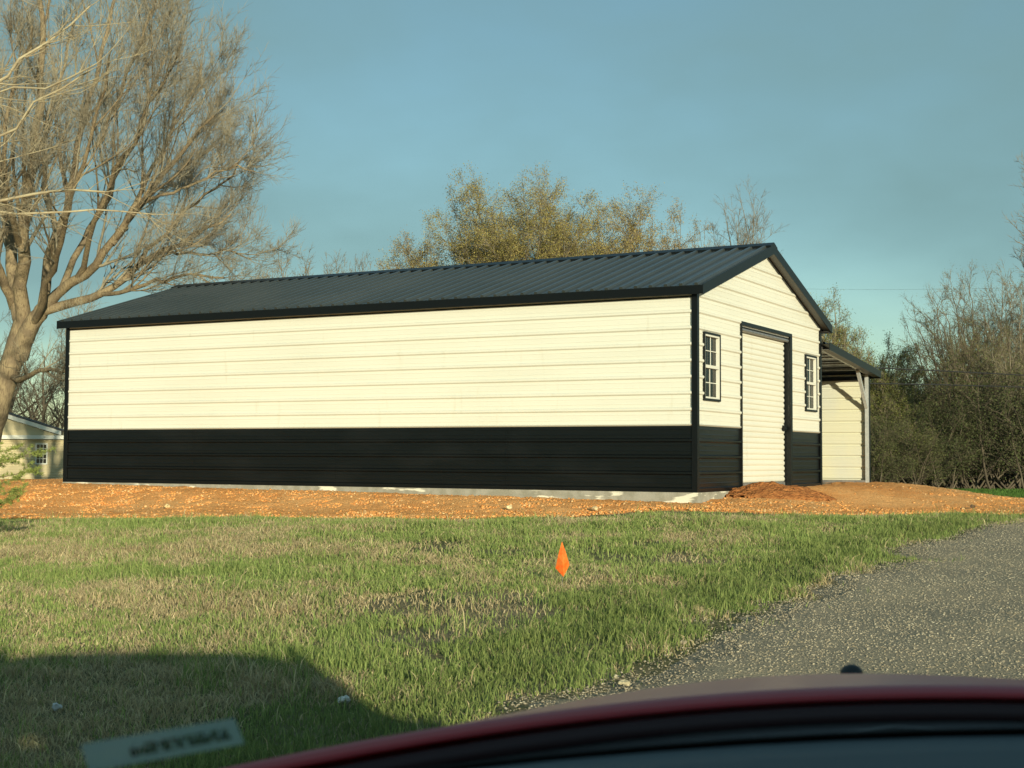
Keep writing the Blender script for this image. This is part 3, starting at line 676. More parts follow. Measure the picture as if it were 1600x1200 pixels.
crownlv = crown_levels(np.concatenate([LP[2:], SB]), np.concatenate([LR[2:], SR]), rg, [
    dict(m=9, t0=.2, a=(.25, .75), l=(.25, .5), rf=.45, K=6, w=.08, up=.07, S=4, lo=.7, hi=1.8, rmin=.010),
    dict(m=8, t0=.1, a=(.3, .9), l=(.4, .7), rf=.5, K=5, w=.14, up=.06, S=3, lo=.4, hi=1.1, rmin=.0058),
    dict(m=5, t0=.1, a=(.35, .95), l=(.4, .75), rf=.65, K=3, w=.12, up=.06, S=3, lo=.25, hi=.6, rmin=.0048)])
tree_object('bare_tree', tuple(base), trunk, crownlv, M_bark, twig=M_twig, label='very large leafless tree with thick forked trunk at the left of the building', cat='tree')

# --- nearer pale branches coming in from a tree outside the left edge
rg = np.random.RandomState(5); ND = 22.0
nb = P(-330, 800, ND); nb[2] = H(nb[0], nb[1])-.1
lim = [([nb, P(-325, 500, ND), P(-310, 300, ND), P(-290, 0, ND), P(-270, -300, ND)], .20, .07)]
for pts, r in [([(-318, 400, 0), (-150, 350, -.5), (0, 312, -.8), (90, 290, -1), (165, 300, -1.2)], .06),
               ([(-312, 350, 0), (-150, 330, .5), (0, 330, .8), (120, 330, 1), (240, 335, 1.2)], .045),
               ([(-312, 300, 0), (-120, 200, .4), (0, 120, .6), (70, 70, .7), (140, 10, .9)], .06),
               ([(-316, 380, 0), (-150, 300, -1), (-10, 220, -1.6), (60, 150, -1.8), (140, 110, -2)], .05),
               ([(-300, 200, 0), (-140, 110, -1), (-20, 150, -1.5), (60, 140, -1.8), (150, 100, -2.2)], .04),
               ([(-290, 60, 0), (-140, 0, .6), (0, -30, 1), (100, -50, 1.3)], .05)]:
    lim.append((Q(pts, ND), r, r*.35))
LP, LR = poly_limbs(lim, 12, rg, .05); LR[1:] *= .75
cl = crown_levels(LP[1:], LR[1:], rg, [
    dict(m=16, t0=.3, a=(.3, .9), l=(.12, .32), rf=.5, K=5, w=.12, up=.05, S=4, lo=.4, hi=1.5, rmin=.007),
    dict(m=7, t0=.2, a=(.3, .9), l=(.3, .55), rf=.6, K=4, w=.18, up=.05, S=3, lo=.2, hi=.6, rmin=.0035),
    dict(m=3, t0=.2, a=(.3, .8), l=(.35, .6), rf=.7, K=3, w=.14, up=.05, S=3, lo=.1, hi=.3, rmin=.0026)])
tree_object('pale_bare_tree', tuple(nb), [(LP[:1], LR[:1], 10), (LP[1:], LR[1:], 6)], cl, M_bark_pale, label='pale sunlit bare branches reaching in from the upper left edge', cat='tree')

# --- generic trees further off
def generic(name, px, top_py, dist, spread, seed, label, bark=M_bark_far, leaf=None, nl=0, lsize=.036, limbs=16, fork=.3, m=(11, 8, 6), group=None, cat='tree', tr=.03, lean=0.0, thick=1.0, upr=.07, cb=.25, full=1.0):
    rg = np.random.RandomState(seed)
    t = P(px, top_py, dist); b = np.array([t[0], t[1], float(H(t[0], t[1]))-.15]); Ht = t[2]-b[2]; b[0] -= lean*Ht*.3
    r = Ht*tr*.5*thick
    tp = [b, b+np.array([lean*Ht*.08, 0, Ht*.25]), b+np.array([lean*Ht*.2, .1, Ht*.5]), b+np.array([lean*Ht*.3, 0, Ht*.78])]
    LP, LR = poly_limbs([(tp, r, r*.15)], 12, rg, Ht*.006)
    c = b + np.array([lean*Ht*.3, 0, Ht*(fork+cb)]); rz = Ht*(1-fork-cb)*.97
    lims = []
    for k in range(limbs):
        az = k*2.39996+rg.uniform(-.4, .4); zf = (k+.5)/limbs; zf = -.25+1.2*zf; zf = min(.97, zf); cr_ = math.sqrt(max(0, 1-zf*zf))
        f = rg.uniform(.78, 1.0)*(1 if k % 3 else .75); tg = c + np.array([math.cos(az)*cr_*spread*.86*f, math.sin(az)*cr_*spread*.86*f, zf*rz*f])
        tz = np.clip((tg[2]-b[2])/Ht*.55*rg.uniform(.7, 1.1), fork*.8, .72); i = int(np.clip(tz/.78*12, 1, 11)); p0 = LP[0][i]
        mid = p0*.5+tg*.5 + np.array([(tg[0]-p0[0])*.12, (tg[1]-p0[1])*.12, -.04*Ht*(1-zf) + rg.normal(0, .02)*Ht])
        lims.append(([p0, mid, tg], min(LR[0][i]*.6, r*.45), .018*thick))
    L1, R1 = poly_limbs(lims, 9, rg, Ht*.006)
    lv = crown_levels(L1, R1, rg, [
        dict(m=m[0], t0=.25, a=(.35, .95), l=(.2, .45), rf=.5, K=5, w=.11, up=upr, S=4, lo=spread*.18, hi=spread*.5*full, rmin=.012*thick),
        dict(m=m[1], t0=.1, a=(.35, .95), l=(.35, .6), rf=.55, K=4, w=.14, up=upr, S=3, lo=spread*.1, hi=spread*.26*full, rmin=.0085*thick),
        dict(m=m[2], t0=.1, a=(.3, .9), l=(.35, .65), rf=.6, K=3, w=.15, up=upr, S=3, lo=spread*.06, hi=spread*.14*full, rmin=.006*thick)])
    ld_ = None
    if nl:
        tips = lv[-1][0][:, 1:].reshape(-1, 3); ld_ = leaves(tips, nl, .10, lsize*.85, leaf, rg)
    return tree_object(name, tuple(b), [(LP, LR, 9), (L1, R1, 6)], lv, bark, ld_, label=label, cat=cat, group=group)
YG = [(.25, .22, .07), (.31, .265, .09), (.20, .18, .055), (.25, .19, .075)]
OR = [(.28, .205, .08), (.31, .235, .095), (.22, .17, .06)]
GR = [(.16, .18, .055), (.21, .21, .07), (.12, .13, .04)]
DG = [(.05, .07, .02), (.08, .10, .03), (.11, .11, .04)]
generic('budding_tree', 800, 290, 58, 4.6, 21, 'broad tree with yellow-green buds rising behind the middle of the roof', leaf=YG, nl=280000, limbs=46, fork=.14, cb=.44, m=(10, 8, 6), upr=.02)
generic('budding_tree', 915, 305, 60, 3.9, 22, 'budding tree with golden olive haze right of the broadest one behind the roof', leaf=OR+YG[:2], nl=210000, limbs=40, fork=.14, cb=.42, m=(10, 8, 6), upr=.02)
generic('budding_tree', 1030, 340, 62, 2.7, 23, 'smaller orange-brown budding tree behind the right half of the roof', leaf=OR, nl=115000, limbs=28, fork=.15, cb=.46, m=(9, 8, 6), upr=.02)
generic('budding_tree', 668, 378, 60, 2.1, 24, 'low reddish budding tree at the left foot of the budding group', leaf=OR, nl=50000, limbs=24, fork=.15, cb=.5, m=(9, 7, 6), upr=.02)
generic('bare_tree', 1150, 300, 76, 2.9, 25, 'thin leafless tree standing behind the roof peak', limbs=36, fork=.2, cb=.42, upr=.02, m=(9, 7, 5), full=1.1)
generic('bare_tree', 455, 398, 70, 1.9, 26, 'small bare tree top showing over the left part of the roof', limbs=18, cb=.5, m=(7, 6, 5))
generic('bare_tree', 548, 408, 72, 2.2, 27, 'low bare tree top over the roof, left of the budding trees', limbs=22, cb=.5, m=(8, 6, 5))
generic('leafing_tree', 1300, 462, 50, 1.45, 28, 'green leafing tree just above the lean-to roof', leaf=GR+YG[:1], nl=36000, lsize=.028, limbs=26, fork=.15, cb=.42, m=(9, 7, 6))
generic('leafing_tree', 1368, 535, 52, 1.8, 29, 'bushy yellow-green tree right behind the lean-to eave', leaf=GR, nl=90000, lsize=.028, limbs=40, fork=.05, m=(9, 7, 6), cb=.44)
# right edge: a bare tree outside the frame with one bough reaching in
generic('bare_tree', 1726, 200, 42, 2.7, 30, 'bare tree at the right edge with only a few twig ends in view', limbs=28, fork=.45, m=(9, 7, 6), cb=.22)
# trees of the wood at right
wood = [(1490, 455, 60, 2.7, 'leaning bare tree with dark trunk standing nearest the lean-to in the wood'), (1540, 428, 64, 2.9, 'tall bare tree with grey-green haze, middle of the right-hand wood'),
        (1600, 425, 62, 2.9, 'tall bare tree at the right edge of the photo in the wood'), (1500, 530, 57, 2.1, "lower bare tree in front of the wood's tall middle tree"),
        (1570, 540, 56, 2.2, 'lower brownish bare tree in front of the tree at the right edge'), (1425, 565, 62, 1.6, 'short bare tree beside the bushy leafing tree'), (1660, 440, 66, 3, 'bare tree just beyond the right edge')]
for i, (a, b, d, s_, lb) in enumerate(wood):
    generic('woodland_tree', a, b, d, s_, 50+i, lb, bark=M_bark_far if i % 3 else M_bark_dull, leaf=[(.17, .18, .07), (.13, .14, .05)], nl=17000, lsize=.024, limbs=26, fork=.22, m=(8, 6, 5), group='bare trees of the wood at right', lean=(-.45 if i == 0 else random.Random(i).uniform(-.15, .15)), cb=.40, upr=.015, full=1.25)
# bushes under the wood: a few meshes shared by copies
M_brush = mat('brush_stems', (.16, .135, .095), .95, spec=.05, noise=(2, (.09, .075, .055), .4, .6))
def bush_mesh(seed, leafc, nl, ht=3.2, sp=1.9):
    rg = np.random.RandomState(seed); n = 26; az = rg.uniform(0, 6.28, n); el = rg.uniform(.7, 1.45, n)
    p0 = np.stack([rg.normal(0, sp*.35, n), rg.normal(0, sp*.3, n), np.zeros(n)-.1], -1)
    d0 = np.stack([np.cos(az)*np.cos(el), np.sin(az)*np.cos(el), np.sin(el)], -1)
    L1, R1 = grow(p0, d0, ht*rg.uniform(.6, 1.05, n), np.full(n, .035), 8, .10, .02, .25, rg)
    lv = crown_levels(L1, R1, rg, [dict(m=8, t0=.15, a=(.3, 1.0), l=(.25, .5), rf=.5, K=4, w=.15, up=.05, S=3, lo=.3, hi=1.3, rmin=.009),
                                   dict(m=6, t0=.1, a=(.3, 1.0), l=(.4, .7), rf=.6, K=3, w=.18, up=.04, S=3, lo=.2, hi=.7, rmin=.006)])
    V, F = tubes([(L1, R1, 5)]); A = npmesh('stems', V, F)
    V, F = tubes(lv); Bm = npmesh('twigs', V, F)
    tips = np.concatenate([lv[-1][0][:, 1:].reshape(-1, 3), lv[0][0][:, 1:].reshape(-1, 3)]); V, F, c = leaves(tips, nl, .10, .030, leafc, rg); Cm = npmesh('foliage', V, F, c)
    A.materials.append(M_brush); Bm.materials.append(M_brush); Cm.materials.append(M_leaf)
    return A, Bm, Cm
bushes = [bush_mesh(1, [(.06, .075, .028), (.085, .10, .04), (.08, .075, .042)], 26000), bush_mesh(2, [(.11, .125, .042), (.14, .15, .055), (.095, .09, .045)], 18000), bush_mesh(3, [(.05, .042, .026), (.075, .06, .035)], 9000)]
rr = random.Random(4)
def bush(px, dist, ht, kind, label, grp):
    q = P(px, 740, dist); z = float(H(q[0], q[1])); s = ht/3.0
    e = empty('bush', (q[0], q[1], z), rr.uniform(0, 6.28), label=label, cat='bush', group=grp); e.scale = (s*1.15, s*1.15, s)
    for nm, me in zip(('stems', 'twigs', 'foliage'), bushes[kind]):
        o = bpy.data.objects.new(nm, me); COL.objects.link(o); o.parent = e
kinds = ['dark olive', 'yellowish green', 'brown leafless']
bl = []
for i in range(17):
    bl.append((1372+i*19+rr.uniform(-5, 5), 56+rr.uniform(-2, 3), rr.uniform(2.6, 4.0)))
for i in range(15):
    bl.append((1362+i*22+rr.uniform(-8, 8), 63+rr.uniform(-2, 4), rr.uniform(2.9, 4.2)))
for i in range(9):
    bl.append((1380+i*34+rr.uniform(-8, 8), 72+rr.uniform(-2, 4), rr.uniform(3.4, 4.3)))
bl[0] = (1366, 49, 1.9); bl[1] = (1384, 49.5, 2.3); bl[2] = (1404, 50, 2.5)
ORD = 'leftmost,second,third,fourth,fifth,sixth,seventh,eighth,ninth,tenth,eleventh,twelfth,thirteenth,fourteenth,fifteenth,sixteenth,rightmost'.split(',')
cnt = {}
for i, (px, d, h) in enumerate(bl):
    k = i % 3 if i % 2 else 0
    row = 'front row' if i < 17 else ('middle row' if i < 32 else 'back row')
    n = cnt[row] = cnt.get(row, -1)+1
    bush(px, d, h, k, f'{kinds[k]} bush, {ORD[n]} from the left in the {row} of thicket', f'thicket bushes, {row}')
# trees behind the small house at the far left
for i, (a, b, d, s) in enumerate([(15, 470, 92, 5.5), (70, 500, 88, 5.0), (120, 520, 96, 5.0), (-40, 450, 90, 5)]):
    generic('bare_tree', a, b, d, s, 70+i, ['dark tangled bare tree behind the house roof, beside the big trunk', 'dark tangled bare tree right above the house window', 'dark bare tree against the far corner of the metal building', 'bare tree beyond the left edge behind the house'][i], bark=M_bark_dull, limbs=13, fork=.15, m=(8, 7, 5), thick=1.3, group='bare trees behind the small house')
# far-off woods closing the horizon
rg = np.random.RandomState(90); n = 5200
x = rg.uniform(-150, 170, n); y = 135+rg.uniform(0, 25, n); z = np.array(H(x, y))
d0 = nrm(np.stack([rg.normal(0, .12, n), rg.normal(0, .12, n), np.ones(n)], -1)); hh = rg.uniform(3, 8.5, n)*(.6+.6*fbm(x, y, .06, 5))
p1, r1 = grow(np.stack([x, y, z-.2], -1), d0, hh, np.full(n, .10), 6, .05, .05, .2, rg)
lv = crown_levels(p1, r1, rg, [dict(m=9, t0=.1, a=(.4, 1.1), l=(.3, .5), K=3, w=.15, up=.08, S=3, lo=.8, hi=3, rmin=.03)])
V, F = tubes([(p1, r1, 3)]+lv); fw_ = link('far_woods', npmesh('far_woods', V, F), M_bark_dull); tag(fw_, 'distant strip of grey-brown bare woods along the horizon', 'woods', kind='stuff')

# --- small conifer at the lower left edge
rg = np.random.RandomState(33); CD = 14.0
cb = P(-75, 900, CD); cb = np.array([cb[0], CD, float(H(cb[0], CD))]);
lim = [([cb, cb+np.array([.03, 0, .7]), cb+np.array([0, .02, 1.45])], .03, .008)]
tips = [(62, 708, -.1), (48, 735, .1), (20, 700, .2), (30, 765, -.2), (8, 722, -.3), (25, 748, 0), (-60, 640, 0), (-160, 700, 0), (-170, 740, .2), (-40, 690, .4), (-100, 660, -.4), (12, 780, .1), (-150, 780, 0), (-140, 820, .3), (-20, 800, .4)]
for a, b, c in tips:
    q = P(a, b, CD+c); s = cb + np.array([0, 0, max(.1, q[2]-cb[2]-.14)]); lim.append(([s, (s+q)/2-np.array([0, 0, .02]), q], .009, .003))
LP, LR = poly_limbs(lim, 8, rg, .004)
s1 = crown_levels(LP[1:], LR[1:], rg, [dict(m=9, t0=.25, a=(.5, .9), l=(.18, .35), rf=.5, K=3, w=.08, up=.06, S=3, lo=.04, hi=.14, rmin=.002)])
allp = np.concatenate([LP[1:, 3:].reshape(-1, 3), s1[0][0].reshape(-1, 3), s1[0][0].reshape(-1, 3)])
nn = 22000; i = rg.randint(0, len(allp), nn); a = allp[i]+rg.normal(0, .008, (nn, 3)); d = nrm(rg.normal(0, 1, (nn, 3))+np.array([.5, 0, .5])); sd = nrm(np.cross(d, rg.normal(0, 1, (nn, 3))))*.0026
V = np.stack([a-sd, a+sd, a+d*rg.uniform(.02, .045, (nn, 1))], 1).reshape(-1, 3); c = np.repeat(np.array([.22, .26, .07])*rg.uniform(.6, 1.4, (nn, 1)), 3, 0)
tree_object('young_conifer', tuple(cb), [(LP[:1], LR[:1], 8)], [(LP[1:], LR[1:], 4)]+s1, M_bark, (V, np.arange(nn*3).reshape(-1, 3), c), label='small green conifer with sprigs reaching in at the lower left edge', cat='conifer')

# ------------------------------------------------------------------ small house at the far left
M_siding = mat('beige_vinyl_siding', (.56, .48, .29), .7, noise=((.3, .3, 2), (.48, .41, .25), .4, .6))
M_hroof = mat('shingle', (.10, .085, .07), .9, noise=(8, (.06, .05, .045), .4, .6), bump=(12, .5, .02))
HD = 70.0
c1 = P(102, 757, HD); hz = c1[2]-.15
S = HD/FPX
hs = empty('small_house', (c1[0]+.1, HD, hz), 0.0, label='beige sided house with white fascia behind the building at far left', cat='house')
HWd, HH, HDp = 11.0, (757-686)*S+.15, 8.0
m = MB(); nlap = 19; lap = HH/nlap
for k in range(nlap): m.prism([(0.0, k*lap), (-.055, k*lap), (-.004, (k+1)*lap-.0005), (0, (k+1)*lap-.0005)], 0, -HWd, 0)
m.box((-HWd, 0.001, 0), (0, HDp, HH-.01)); m.build('wall', M_siding, hs)
m = MB(); m.box((-HWd-.2, -.30, HH-.02), (.22, HDp+.3, HH+.17)); m.build('fascia', M_vinyl, hs)
# cross gable whose rake comes down to the right
xg1 = (85-102)*S; xg0 = xg1-11.5; zt = HH+.17; rise = 11.5*.5*.31
m = MB(); m.prism([(xg0, zt+.001), (xg1, zt+.001), ((xg0+xg1)/2, zt+rise)], 1, .3, .5); m.build('gable', M_siding, hs)
for s_ in (-1, 1):
    xa = xg1+.15 if s_ > 0 else xg0-.15; xm = (xg0+xg1)/2; nd = Vector((xa-xm, 0, -rise)).normalized()
    m = MB(); m.prism([(xa, zt+.02), (xa, zt+.22), (xm, zt+rise+.26), (xm, zt+rise+.05)], 1, .05, .12); m.build('rake_board', M_vinyl, hs)
    m = MB(); m.prism([(xa, zt+.222), (xa, zt+.27), (xm, zt+rise+.31), (xm, zt+rise+.262)], 1, .04, 1.0); m.build('roof', M_hroof, hs)
wx0, wx1 = (52-102)*S, (71-102)*S; wz0, wz1 = (757-726)*S+.15, (757-693)*S+.15
m = MB(); t = .06
for a, b in (((wx0, wz0), (wx1, wz0+t)), ((wx0, wz1-t), (wx1, wz1)), ((wx0, wz0+t), (wx0+t, wz1-t)), ((wx1-t, wz0+t), (wx1, wz1-t)), ((wx0+t, (wz0+wz1)/2-.03), (wx1-t, (wz0+wz1)/2+.03))): m.box((a[0], -.09, a[1]), (b[0], -.056, b[1]))
wn = m.build('window', M_vinyl, hs)
m = MB()
for f_ in (1/3, 2/3): xx = wx0+t+(wx1-wx0-2*t)*f_; m.box((xx-.012, -.078, wz0+t), (xx+.012, -.070, wz1-t))
for f_ in (.27, .75): zz = wz0+(wz1-wz0)*f_; m.box((wx0+t, -.0695, zz-.012), (wx1-t, -.063, zz+.012))
m.build('grille', M_vinyl, wn)
MB().box((wx0+t, -.062, wz0+t), (wx1-t, -.0565, wz1-t)).build('pane', mat('dark_pane', (.02, .02, .02), .1), wn)
m = MB(); m.box((-.10, -.065, 0), (.0, -.0565, HH-.02)); m.build('corner_board', M_siding, hs)

# ------------------------------------------------------------------ overhead wires at right
M_wire = mat('wire', (.03, .03, .03), .6)
for (a, b, c, lb) in [((1150, 566, 46), (1480, 580, 45), (1900, 604, 42), 'upper dark overhead wire crossing in front of the right-hand wood'),
                      ((1150, 598, 46.5), (1500, 602, 45), (1900, 618, 42), 'lower overhead wire crossing in front of the right-hand wood'),
                      ((1150, 448, 90), (1450, 452, 88), (1900, 440, 84), 'faint thin wire high in the sky at right')]:
    A, Bc, C_ = P(*a), P(*b), P(*c); pts = []
    for t in np.linspace(0, 1, 17): pts.append(tuple(A*(1-t)*(1-t*2) + Bc*4*t*(1-t) + C_*t*(2*t-1)))
    o = MB().tube(pts, .019 if a[2] < 80 else .005, 5).build('overhead_wire', M_wire); tag(o, lb, 'wire', group='overhead wires at right')

# ------------------------------------------------------------------ the car the photo is taken from
CXc = .42
car = empty('car', (CXc, 0, 0), 0, label='red car seen from its driver seat, hood and dashboard along the bottom', cat='car')
M_red = mat('red_car_paint', (.42, .014, .02), .42, metal=.1, coat=.25, spec=.5); M_red.node_tree.nodes['Principled BSDF'].inputs['Coat Roughness'].default_value = .3
M_plastic = mat('black_plastic', (.012, .013, .014), .55, noise=(60, (.02, .021, .022), .4, .6))
M_dash = mat('dash_vinyl', (.055, .078, .088), .7, spec=.4, bump=(300, .3, .001))
M_frit = mat('black_frit', (.004, .004, .004), .6)
M_maroon = mat('maroon_shade', (.035, .010, .012), .6)
M_liner = mat('headliner', (.12, .12, .115), .95)
M_tyre = mat('tyre_rubber', (.02, .02, .02), .85)
def vr(u): return 1.30-.45*u*u
def zr_(u): return 1.143-.09*u*u
def hz_(u, v):
    dv = max(0, v-vr(u)); z = zr_(u) - .086*dv - .085*dv*dv - .30*u*u*dv
    if v > 2.0: z -= (v-2.0)**2*2.2
    return z
def gridmesh(name, fn, us, vs, mt, parent, th=0.006, smooth=True, off=-1):
    V = np.array([[fn(u, t) for u in us] for t in vs]).reshape(-1, 3); n0, n1 = len(vs), len(us); idx = np.arange(n0*n1).reshape(n0, n1)
    F = np.stack([idx[:-1, :-1], idx[:-1, 1:], idx[1:, 1:], idx[1:, :-1]], -1).reshape(-1, 4)
    o = link(name, npmesh(name, V, F, smooth=smooth), mt, parent); md = o.modifiers.new('s', 'SOLIDIFY'); md.thickness = th; md.offset = off
    return o
us = np.linspace(-.89, .89, 41)
gridmesh('hood', lambda u, t: (u, vr(u)+t*(2.35-vr(u)), hz_(u, vr(u)+t*(2.35-vr(u)))), us, np.linspace(0, 1, 30), M_red, car)
gridmesh('hood_lip', lambda u, t: (u, vr(u)-.004-t*.02, zr_(u)-.001-t*.006), us, np.linspace(0, 1, 4), M_red, car, .004)
gridmesh('hood_shade_strip', lambda u, t: (u, vr(u)-.026-t*.004, zr_(u)-.0105-t*.016), us, [0, 1], M_maroon, car, .004)  # dark maroon strip; reflection and shade below the hood edge put into its colour
gridmesh('cowl', lambda u, t: (u, vr(u)-.03-t*.20, zr_(u)-.024+.008*t), us*.97, np.linspace(0, 1, 6), M_plastic, car, .01, off=1)
# windshield base follows the cowl; glass leans back to the roof
def wb(u): return 1.02-.50*u*u
def ws(u, t):
    y0 = wb(u); return (u*(1-.12*t), y0+(.20-.10*u*u*2-y0)*t, 1.150-.03*u*u + (1.60-1.15)*t + .05*math.sin(math.pi*t))
M_ws = glassmat('windshield_glass', (.97, 1.0, .93), 1.22)
gridmesh('windshield', ws, np.linspace(-.80, .80, 25), np.linspace(0, 1, 12), M_ws, car, .0)
car.children[-1].modifiers.clear()
gridmesh('windshield_border', lambda u, t: (u, wb(u)+.002+(ws(u, .045)[1]-wb(u))*t+.004, ws(u, 0)[2]-.006+.020*t), np.linspace(-.80, .80, 25), [0, 1], M_frit, car, .002)
def dz_(u, v): return 1.161-.02*u*u-.05*max(0, .55-v)*2
gridmesh('dashboard', lambda u, t: (u, (wb(u)-.035)*(1-t)+.42*t, dz_(u, (wb(u)-.035)*(1-t)+.42*t)), np.linspace(-.78, .78, 25), np.linspace(0, 1, 12), M_dash, car, .02, off=1)
MB().box((-.78, .38, .70), (.78, .44, 1.09)).build('dash_front', M_plastic, car, bevel=.01)
# wiper arm resting along the cowl
M_wp = M_plastic
MB().tube([(-.55, vr(-.55)-.10, zr_(-.55)-.028), (-.1, vr(-.1)-.10, zr_(0)-.022), (.35, vr(.35)-.10, zr_(.35)-.026)], .007, 6).build('wiper', M_wp, car)
# washer nozzle on the hood
nv = 1.88; nx_ = (1328-800)/FPX*nv - CXc
m = MB(); zb = hz_(nx_, nv)
m.tube([(nx_, nv, zb-.004), (nx_, nv, zb+.008), (nx_, nv, zb+.013), (nx_, nv, zb+.0155)], [.015, .0145, .010, .004], 12); m.build('washer_nozzle', M_plastic, car, smooth=True)
# roof, pillars, sides, ends
def slab(name, pts, x0, x1, mt): MB().prism(pts, 0, x0, x1).build(name, mt, car)
gridmesh('roof', lambda u, t: (u, .12-t*2.2, 1.62+.05*math.sin(math.pi*min(1, t*1.1))-.05*u*u-.35*max(0, abs(u)-.55)**2*2), np.linspace(-.84, .84, 17), np.linspace(0, 1, 12), M_red, car, .04, off=1)
for s_ in (-1, 1):
    x0, x1 = (.82, .90) if s_ > 0 else (-.90, -.82)
    top_ = [(v, min(hz_(.9, v)-.02, 1.0) if v > .9 else 1.02) for v in (2.3, 2.1, 1.8, 1.5, 1.2, .95, .85)]
    wheelarch = lambda c: [(c+.38*math.cos(a), .34+.38*math.sin(a)) for a in np.linspace(math.pi, 0, 9)]
    poly = [(-2.25, .35), (-2.30, .75), (-2.2, 1.03)] + top_[::-1] + [(2.34, .35)] + [p for p in wheelarch(1.65)[::-1]] + [(1.2, .28), (-.85, .28)] + [p for p in wheelarch(-1.30)[::-1]] + [(-1.75, .3)]
    MB().prism(poly, 0, x0, x1).build('body_side', M_red, car)
    for (ya, za, yb, zb_) in ((.76, 1.0, .15, 1.6), (-.55, 1.0, -.62, 1.6), (-1.9, 1.0, -2.0, 1.6)):
        MB().bar((s_*.86, ya, za), (s_*.81, yb, zb_), .05, .07).build('pillar', M_red, car)
    MB().prism([(.74, 1.03), (.14, 1.58), (-1.95, 1.58), (-1.95, 1.03)], 0, s_*.84-.002, s_*.84+.002).build('side_window', M_glass, car)
    MB().box((s_*1.0-.09, .62, 1.03), (s_*1.0+.09, .72, 1.16)).build('side_mirror', M_red, car, bevel=.02)
    for cy in (1.65, -1.30):
        m = MB(); m.tube([(s_*.70, cy, .33), (s_*.89, cy, .33)], .33, 28); wh = m.build('wheel', M_tyre, car)
        MB().tube([(s_*.885, cy, .33), (s_*.90, cy, .33)], .21, 20).build('rim', M_galv, wh)
MB().prism([(2.30, .3), (2.38, .32), (2.40, .6), (2.33, .74), (2.28, .74)], 0, -.88, .88).build('front_bumper', M_red, car)
for s_ in (-1, 1): MB().box((s_*.70-.14, 2.34, .62), (s_*.70+.14, 2.41, .74)).build('headlight', M_vinyl, car, bevel=.015)
MB().box((-.81, -2.28, .35), (.81, -2.22, 1.03)).build('tailgate', M_red, car, bevel=.02)
MB().prism([(-2.2, 1.03), (-2.0, 1.6), (-1.99, 1.6), (-2.19, 1.03)], 0, -.74, .74).build('rear_window', M_glass, car)
MB().box((-.81, -2.2, .30), (.81, 2.2, .36)).build('floor', M_plastic, car)
for s_ in (-1, 1):
    MB().box((s_*.40-.25, -.75, .45), (s_*.40+.25, -.22, .62)).box((s_*.40-.24, -.92, .60), (s_*.40+.24, -.76, 1.15)).build('seat', M_liner, car, bevel=.04)
# reflection of a dash label, painted as a film on the lower left glass
def on_glass(px, py):
    d = FW + RT*(px-800)/FPX - UP*(py-600)/FPX
    best = None
    for t in np.linspace(.5, 1.1, 1201):
        q = EYE+d*t; u = q[0]-CXc
        if abs(u) > .82: continue
        tt = (q[2]-(1.150-.03*u*u))/.45
        tt = max(0, min(1, (q[2]-(1.150-.03*u*u)-.05*math.sin(math.pi*max(0, min(1, tt))))/.45))
        if q[1] > ws(u, tt)[1]: break
        best = q
    return best
sc_ = [on_glass(a, b) for a, b in ((126, 1163), (366, 1122), (382, 1162), (140, 1206))]
sc_ = [EYE + (q-EYE)*.985 for q in sc_]
me = bpy.data.meshes.new('label_reflection'); cen = sum(sc_)/4
me.from_pydata([Vector(q-cen) for q in sc_], [], [(0, 1, 2, 3)]); uvl = me.uv_layers.new(name='UVMap')
for li, uv in zip(range(4), ((0, 1), (1, 1), (1, 0), (0, 0))): uvl.data[li].uv = uv
Ml = bpy.data.materials.new('reflection_film'); Ml.use_nodes = True; t = Ml.node_tree; pb = t.nodes['Principled BSDF']; pb.inputs['Roughness'].default_value = .7
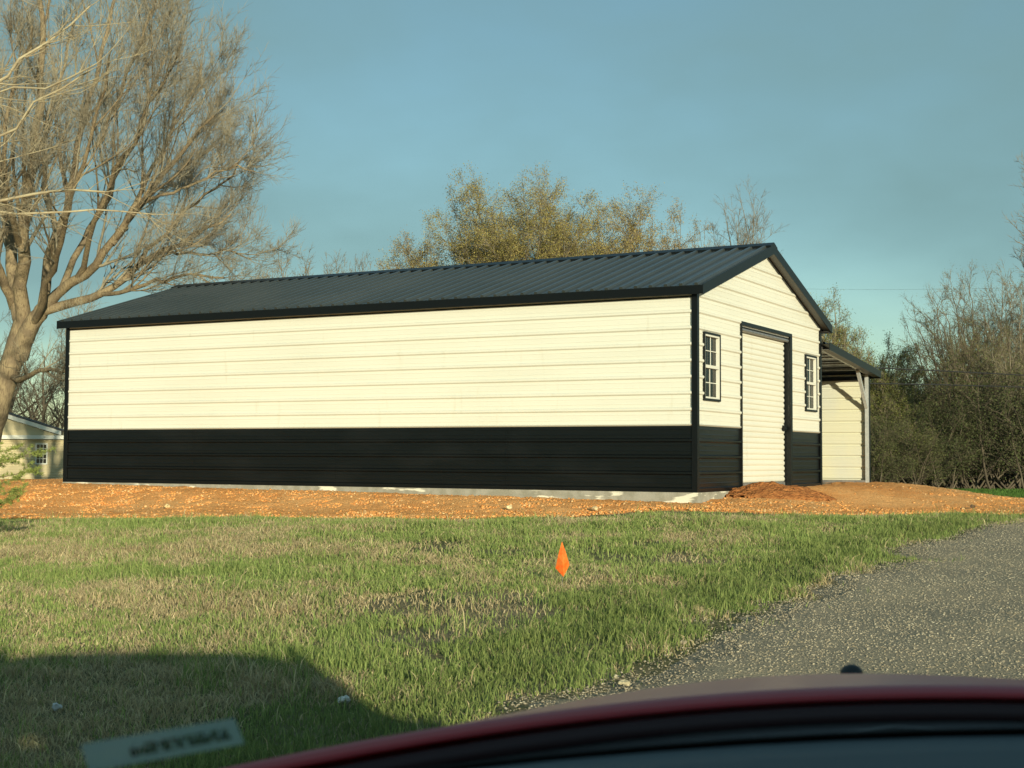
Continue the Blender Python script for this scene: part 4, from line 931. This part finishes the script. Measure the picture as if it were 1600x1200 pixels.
tc = t.nodes.new('ShaderNodeTexCoord'); mpn = t.nodes.new('ShaderNodeMapping'); mpn.inputs['Scale'].default_value = (34, 4, 1); nz = t.nodes.new('ShaderNodeTexNoise'); nz.inputs['Scale'].default_value = 1; nz.inputs['Detail'].default_value = 3
sp = t.nodes.new('ShaderNodeSeparateXYZ')
def mth(op, a, b=None):
    n = t.nodes.new('ShaderNodeMath'); n.operation = op
    for k, v in enumerate((a, b)):
        if v is None: continue
        if isinstance(v, (int, float)): n.inputs[k].default_value = v
        else: t.links.new(v, n.inputs[k])
    return n.outputs[0]
t.links.new(tc.outputs['UV'], mpn.inputs[0]); t.links.new(mpn.outputs[0], nz.inputs[0]); t.links.new(tc.outputs['UV'], sp.inputs[0])
inx = mth('MULTIPLY', mth('GREATER_THAN', sp.outputs[0], .27), mth('LESS_THAN', sp.outputs[0], .93)); iny = mth('MULTIPLY', mth('GREATER_THAN', sp.outputs[1], .25), mth('LESS_THAN', sp.outputs[1], .68))
msk = mth('MULTIPLY', mth('MULTIPLY', inx, iny), mth('GREATER_THAN', nz.outputs[0], .44))
mxc = t.nodes.new('ShaderNodeMix'); mxc.data_type = 'RGBA'; mxc.inputs[6].default_value = (.42, .55, .54, 1); mxc.inputs[7].default_value = (.04, .06, .07, 1)
t.links.new(msk, mxc.inputs[0]); t.links.new(mxc.outputs[2], pb.inputs['Base Color']); 
trl = t.nodes.new('ShaderNodeBsdfTranslucent'); t.links.new(mxc.outputs[2], trl.inputs[0]); trp = t.nodes.new('ShaderNodeBsdfTransparent'); m1 = t.nodes.new('ShaderNodeMixShader'); m2 = t.nodes.new('ShaderNodeMixShader')
m1.inputs[0].default_value = .6; m2.inputs[0].default_value = .68; t.links.new(pb.outputs[0], m1.inputs[1]); t.links.new(trl.outputs[0], m1.inputs[2]); t.links.new(trp.outputs[0], m2.inputs[1]); t.links.new(m1.outputs[0], m2.inputs[2]); t.links.new(m2.outputs[0], t.nodes['Material Output'].inputs[0])
lab = link('label_reflection', me, Ml); lab.location = Vector(cen)
tag(lab, 'pale painted reflection of a label with blurred dark print low on the windshield', 'label')
print('objects', len(bpy.data.objects))
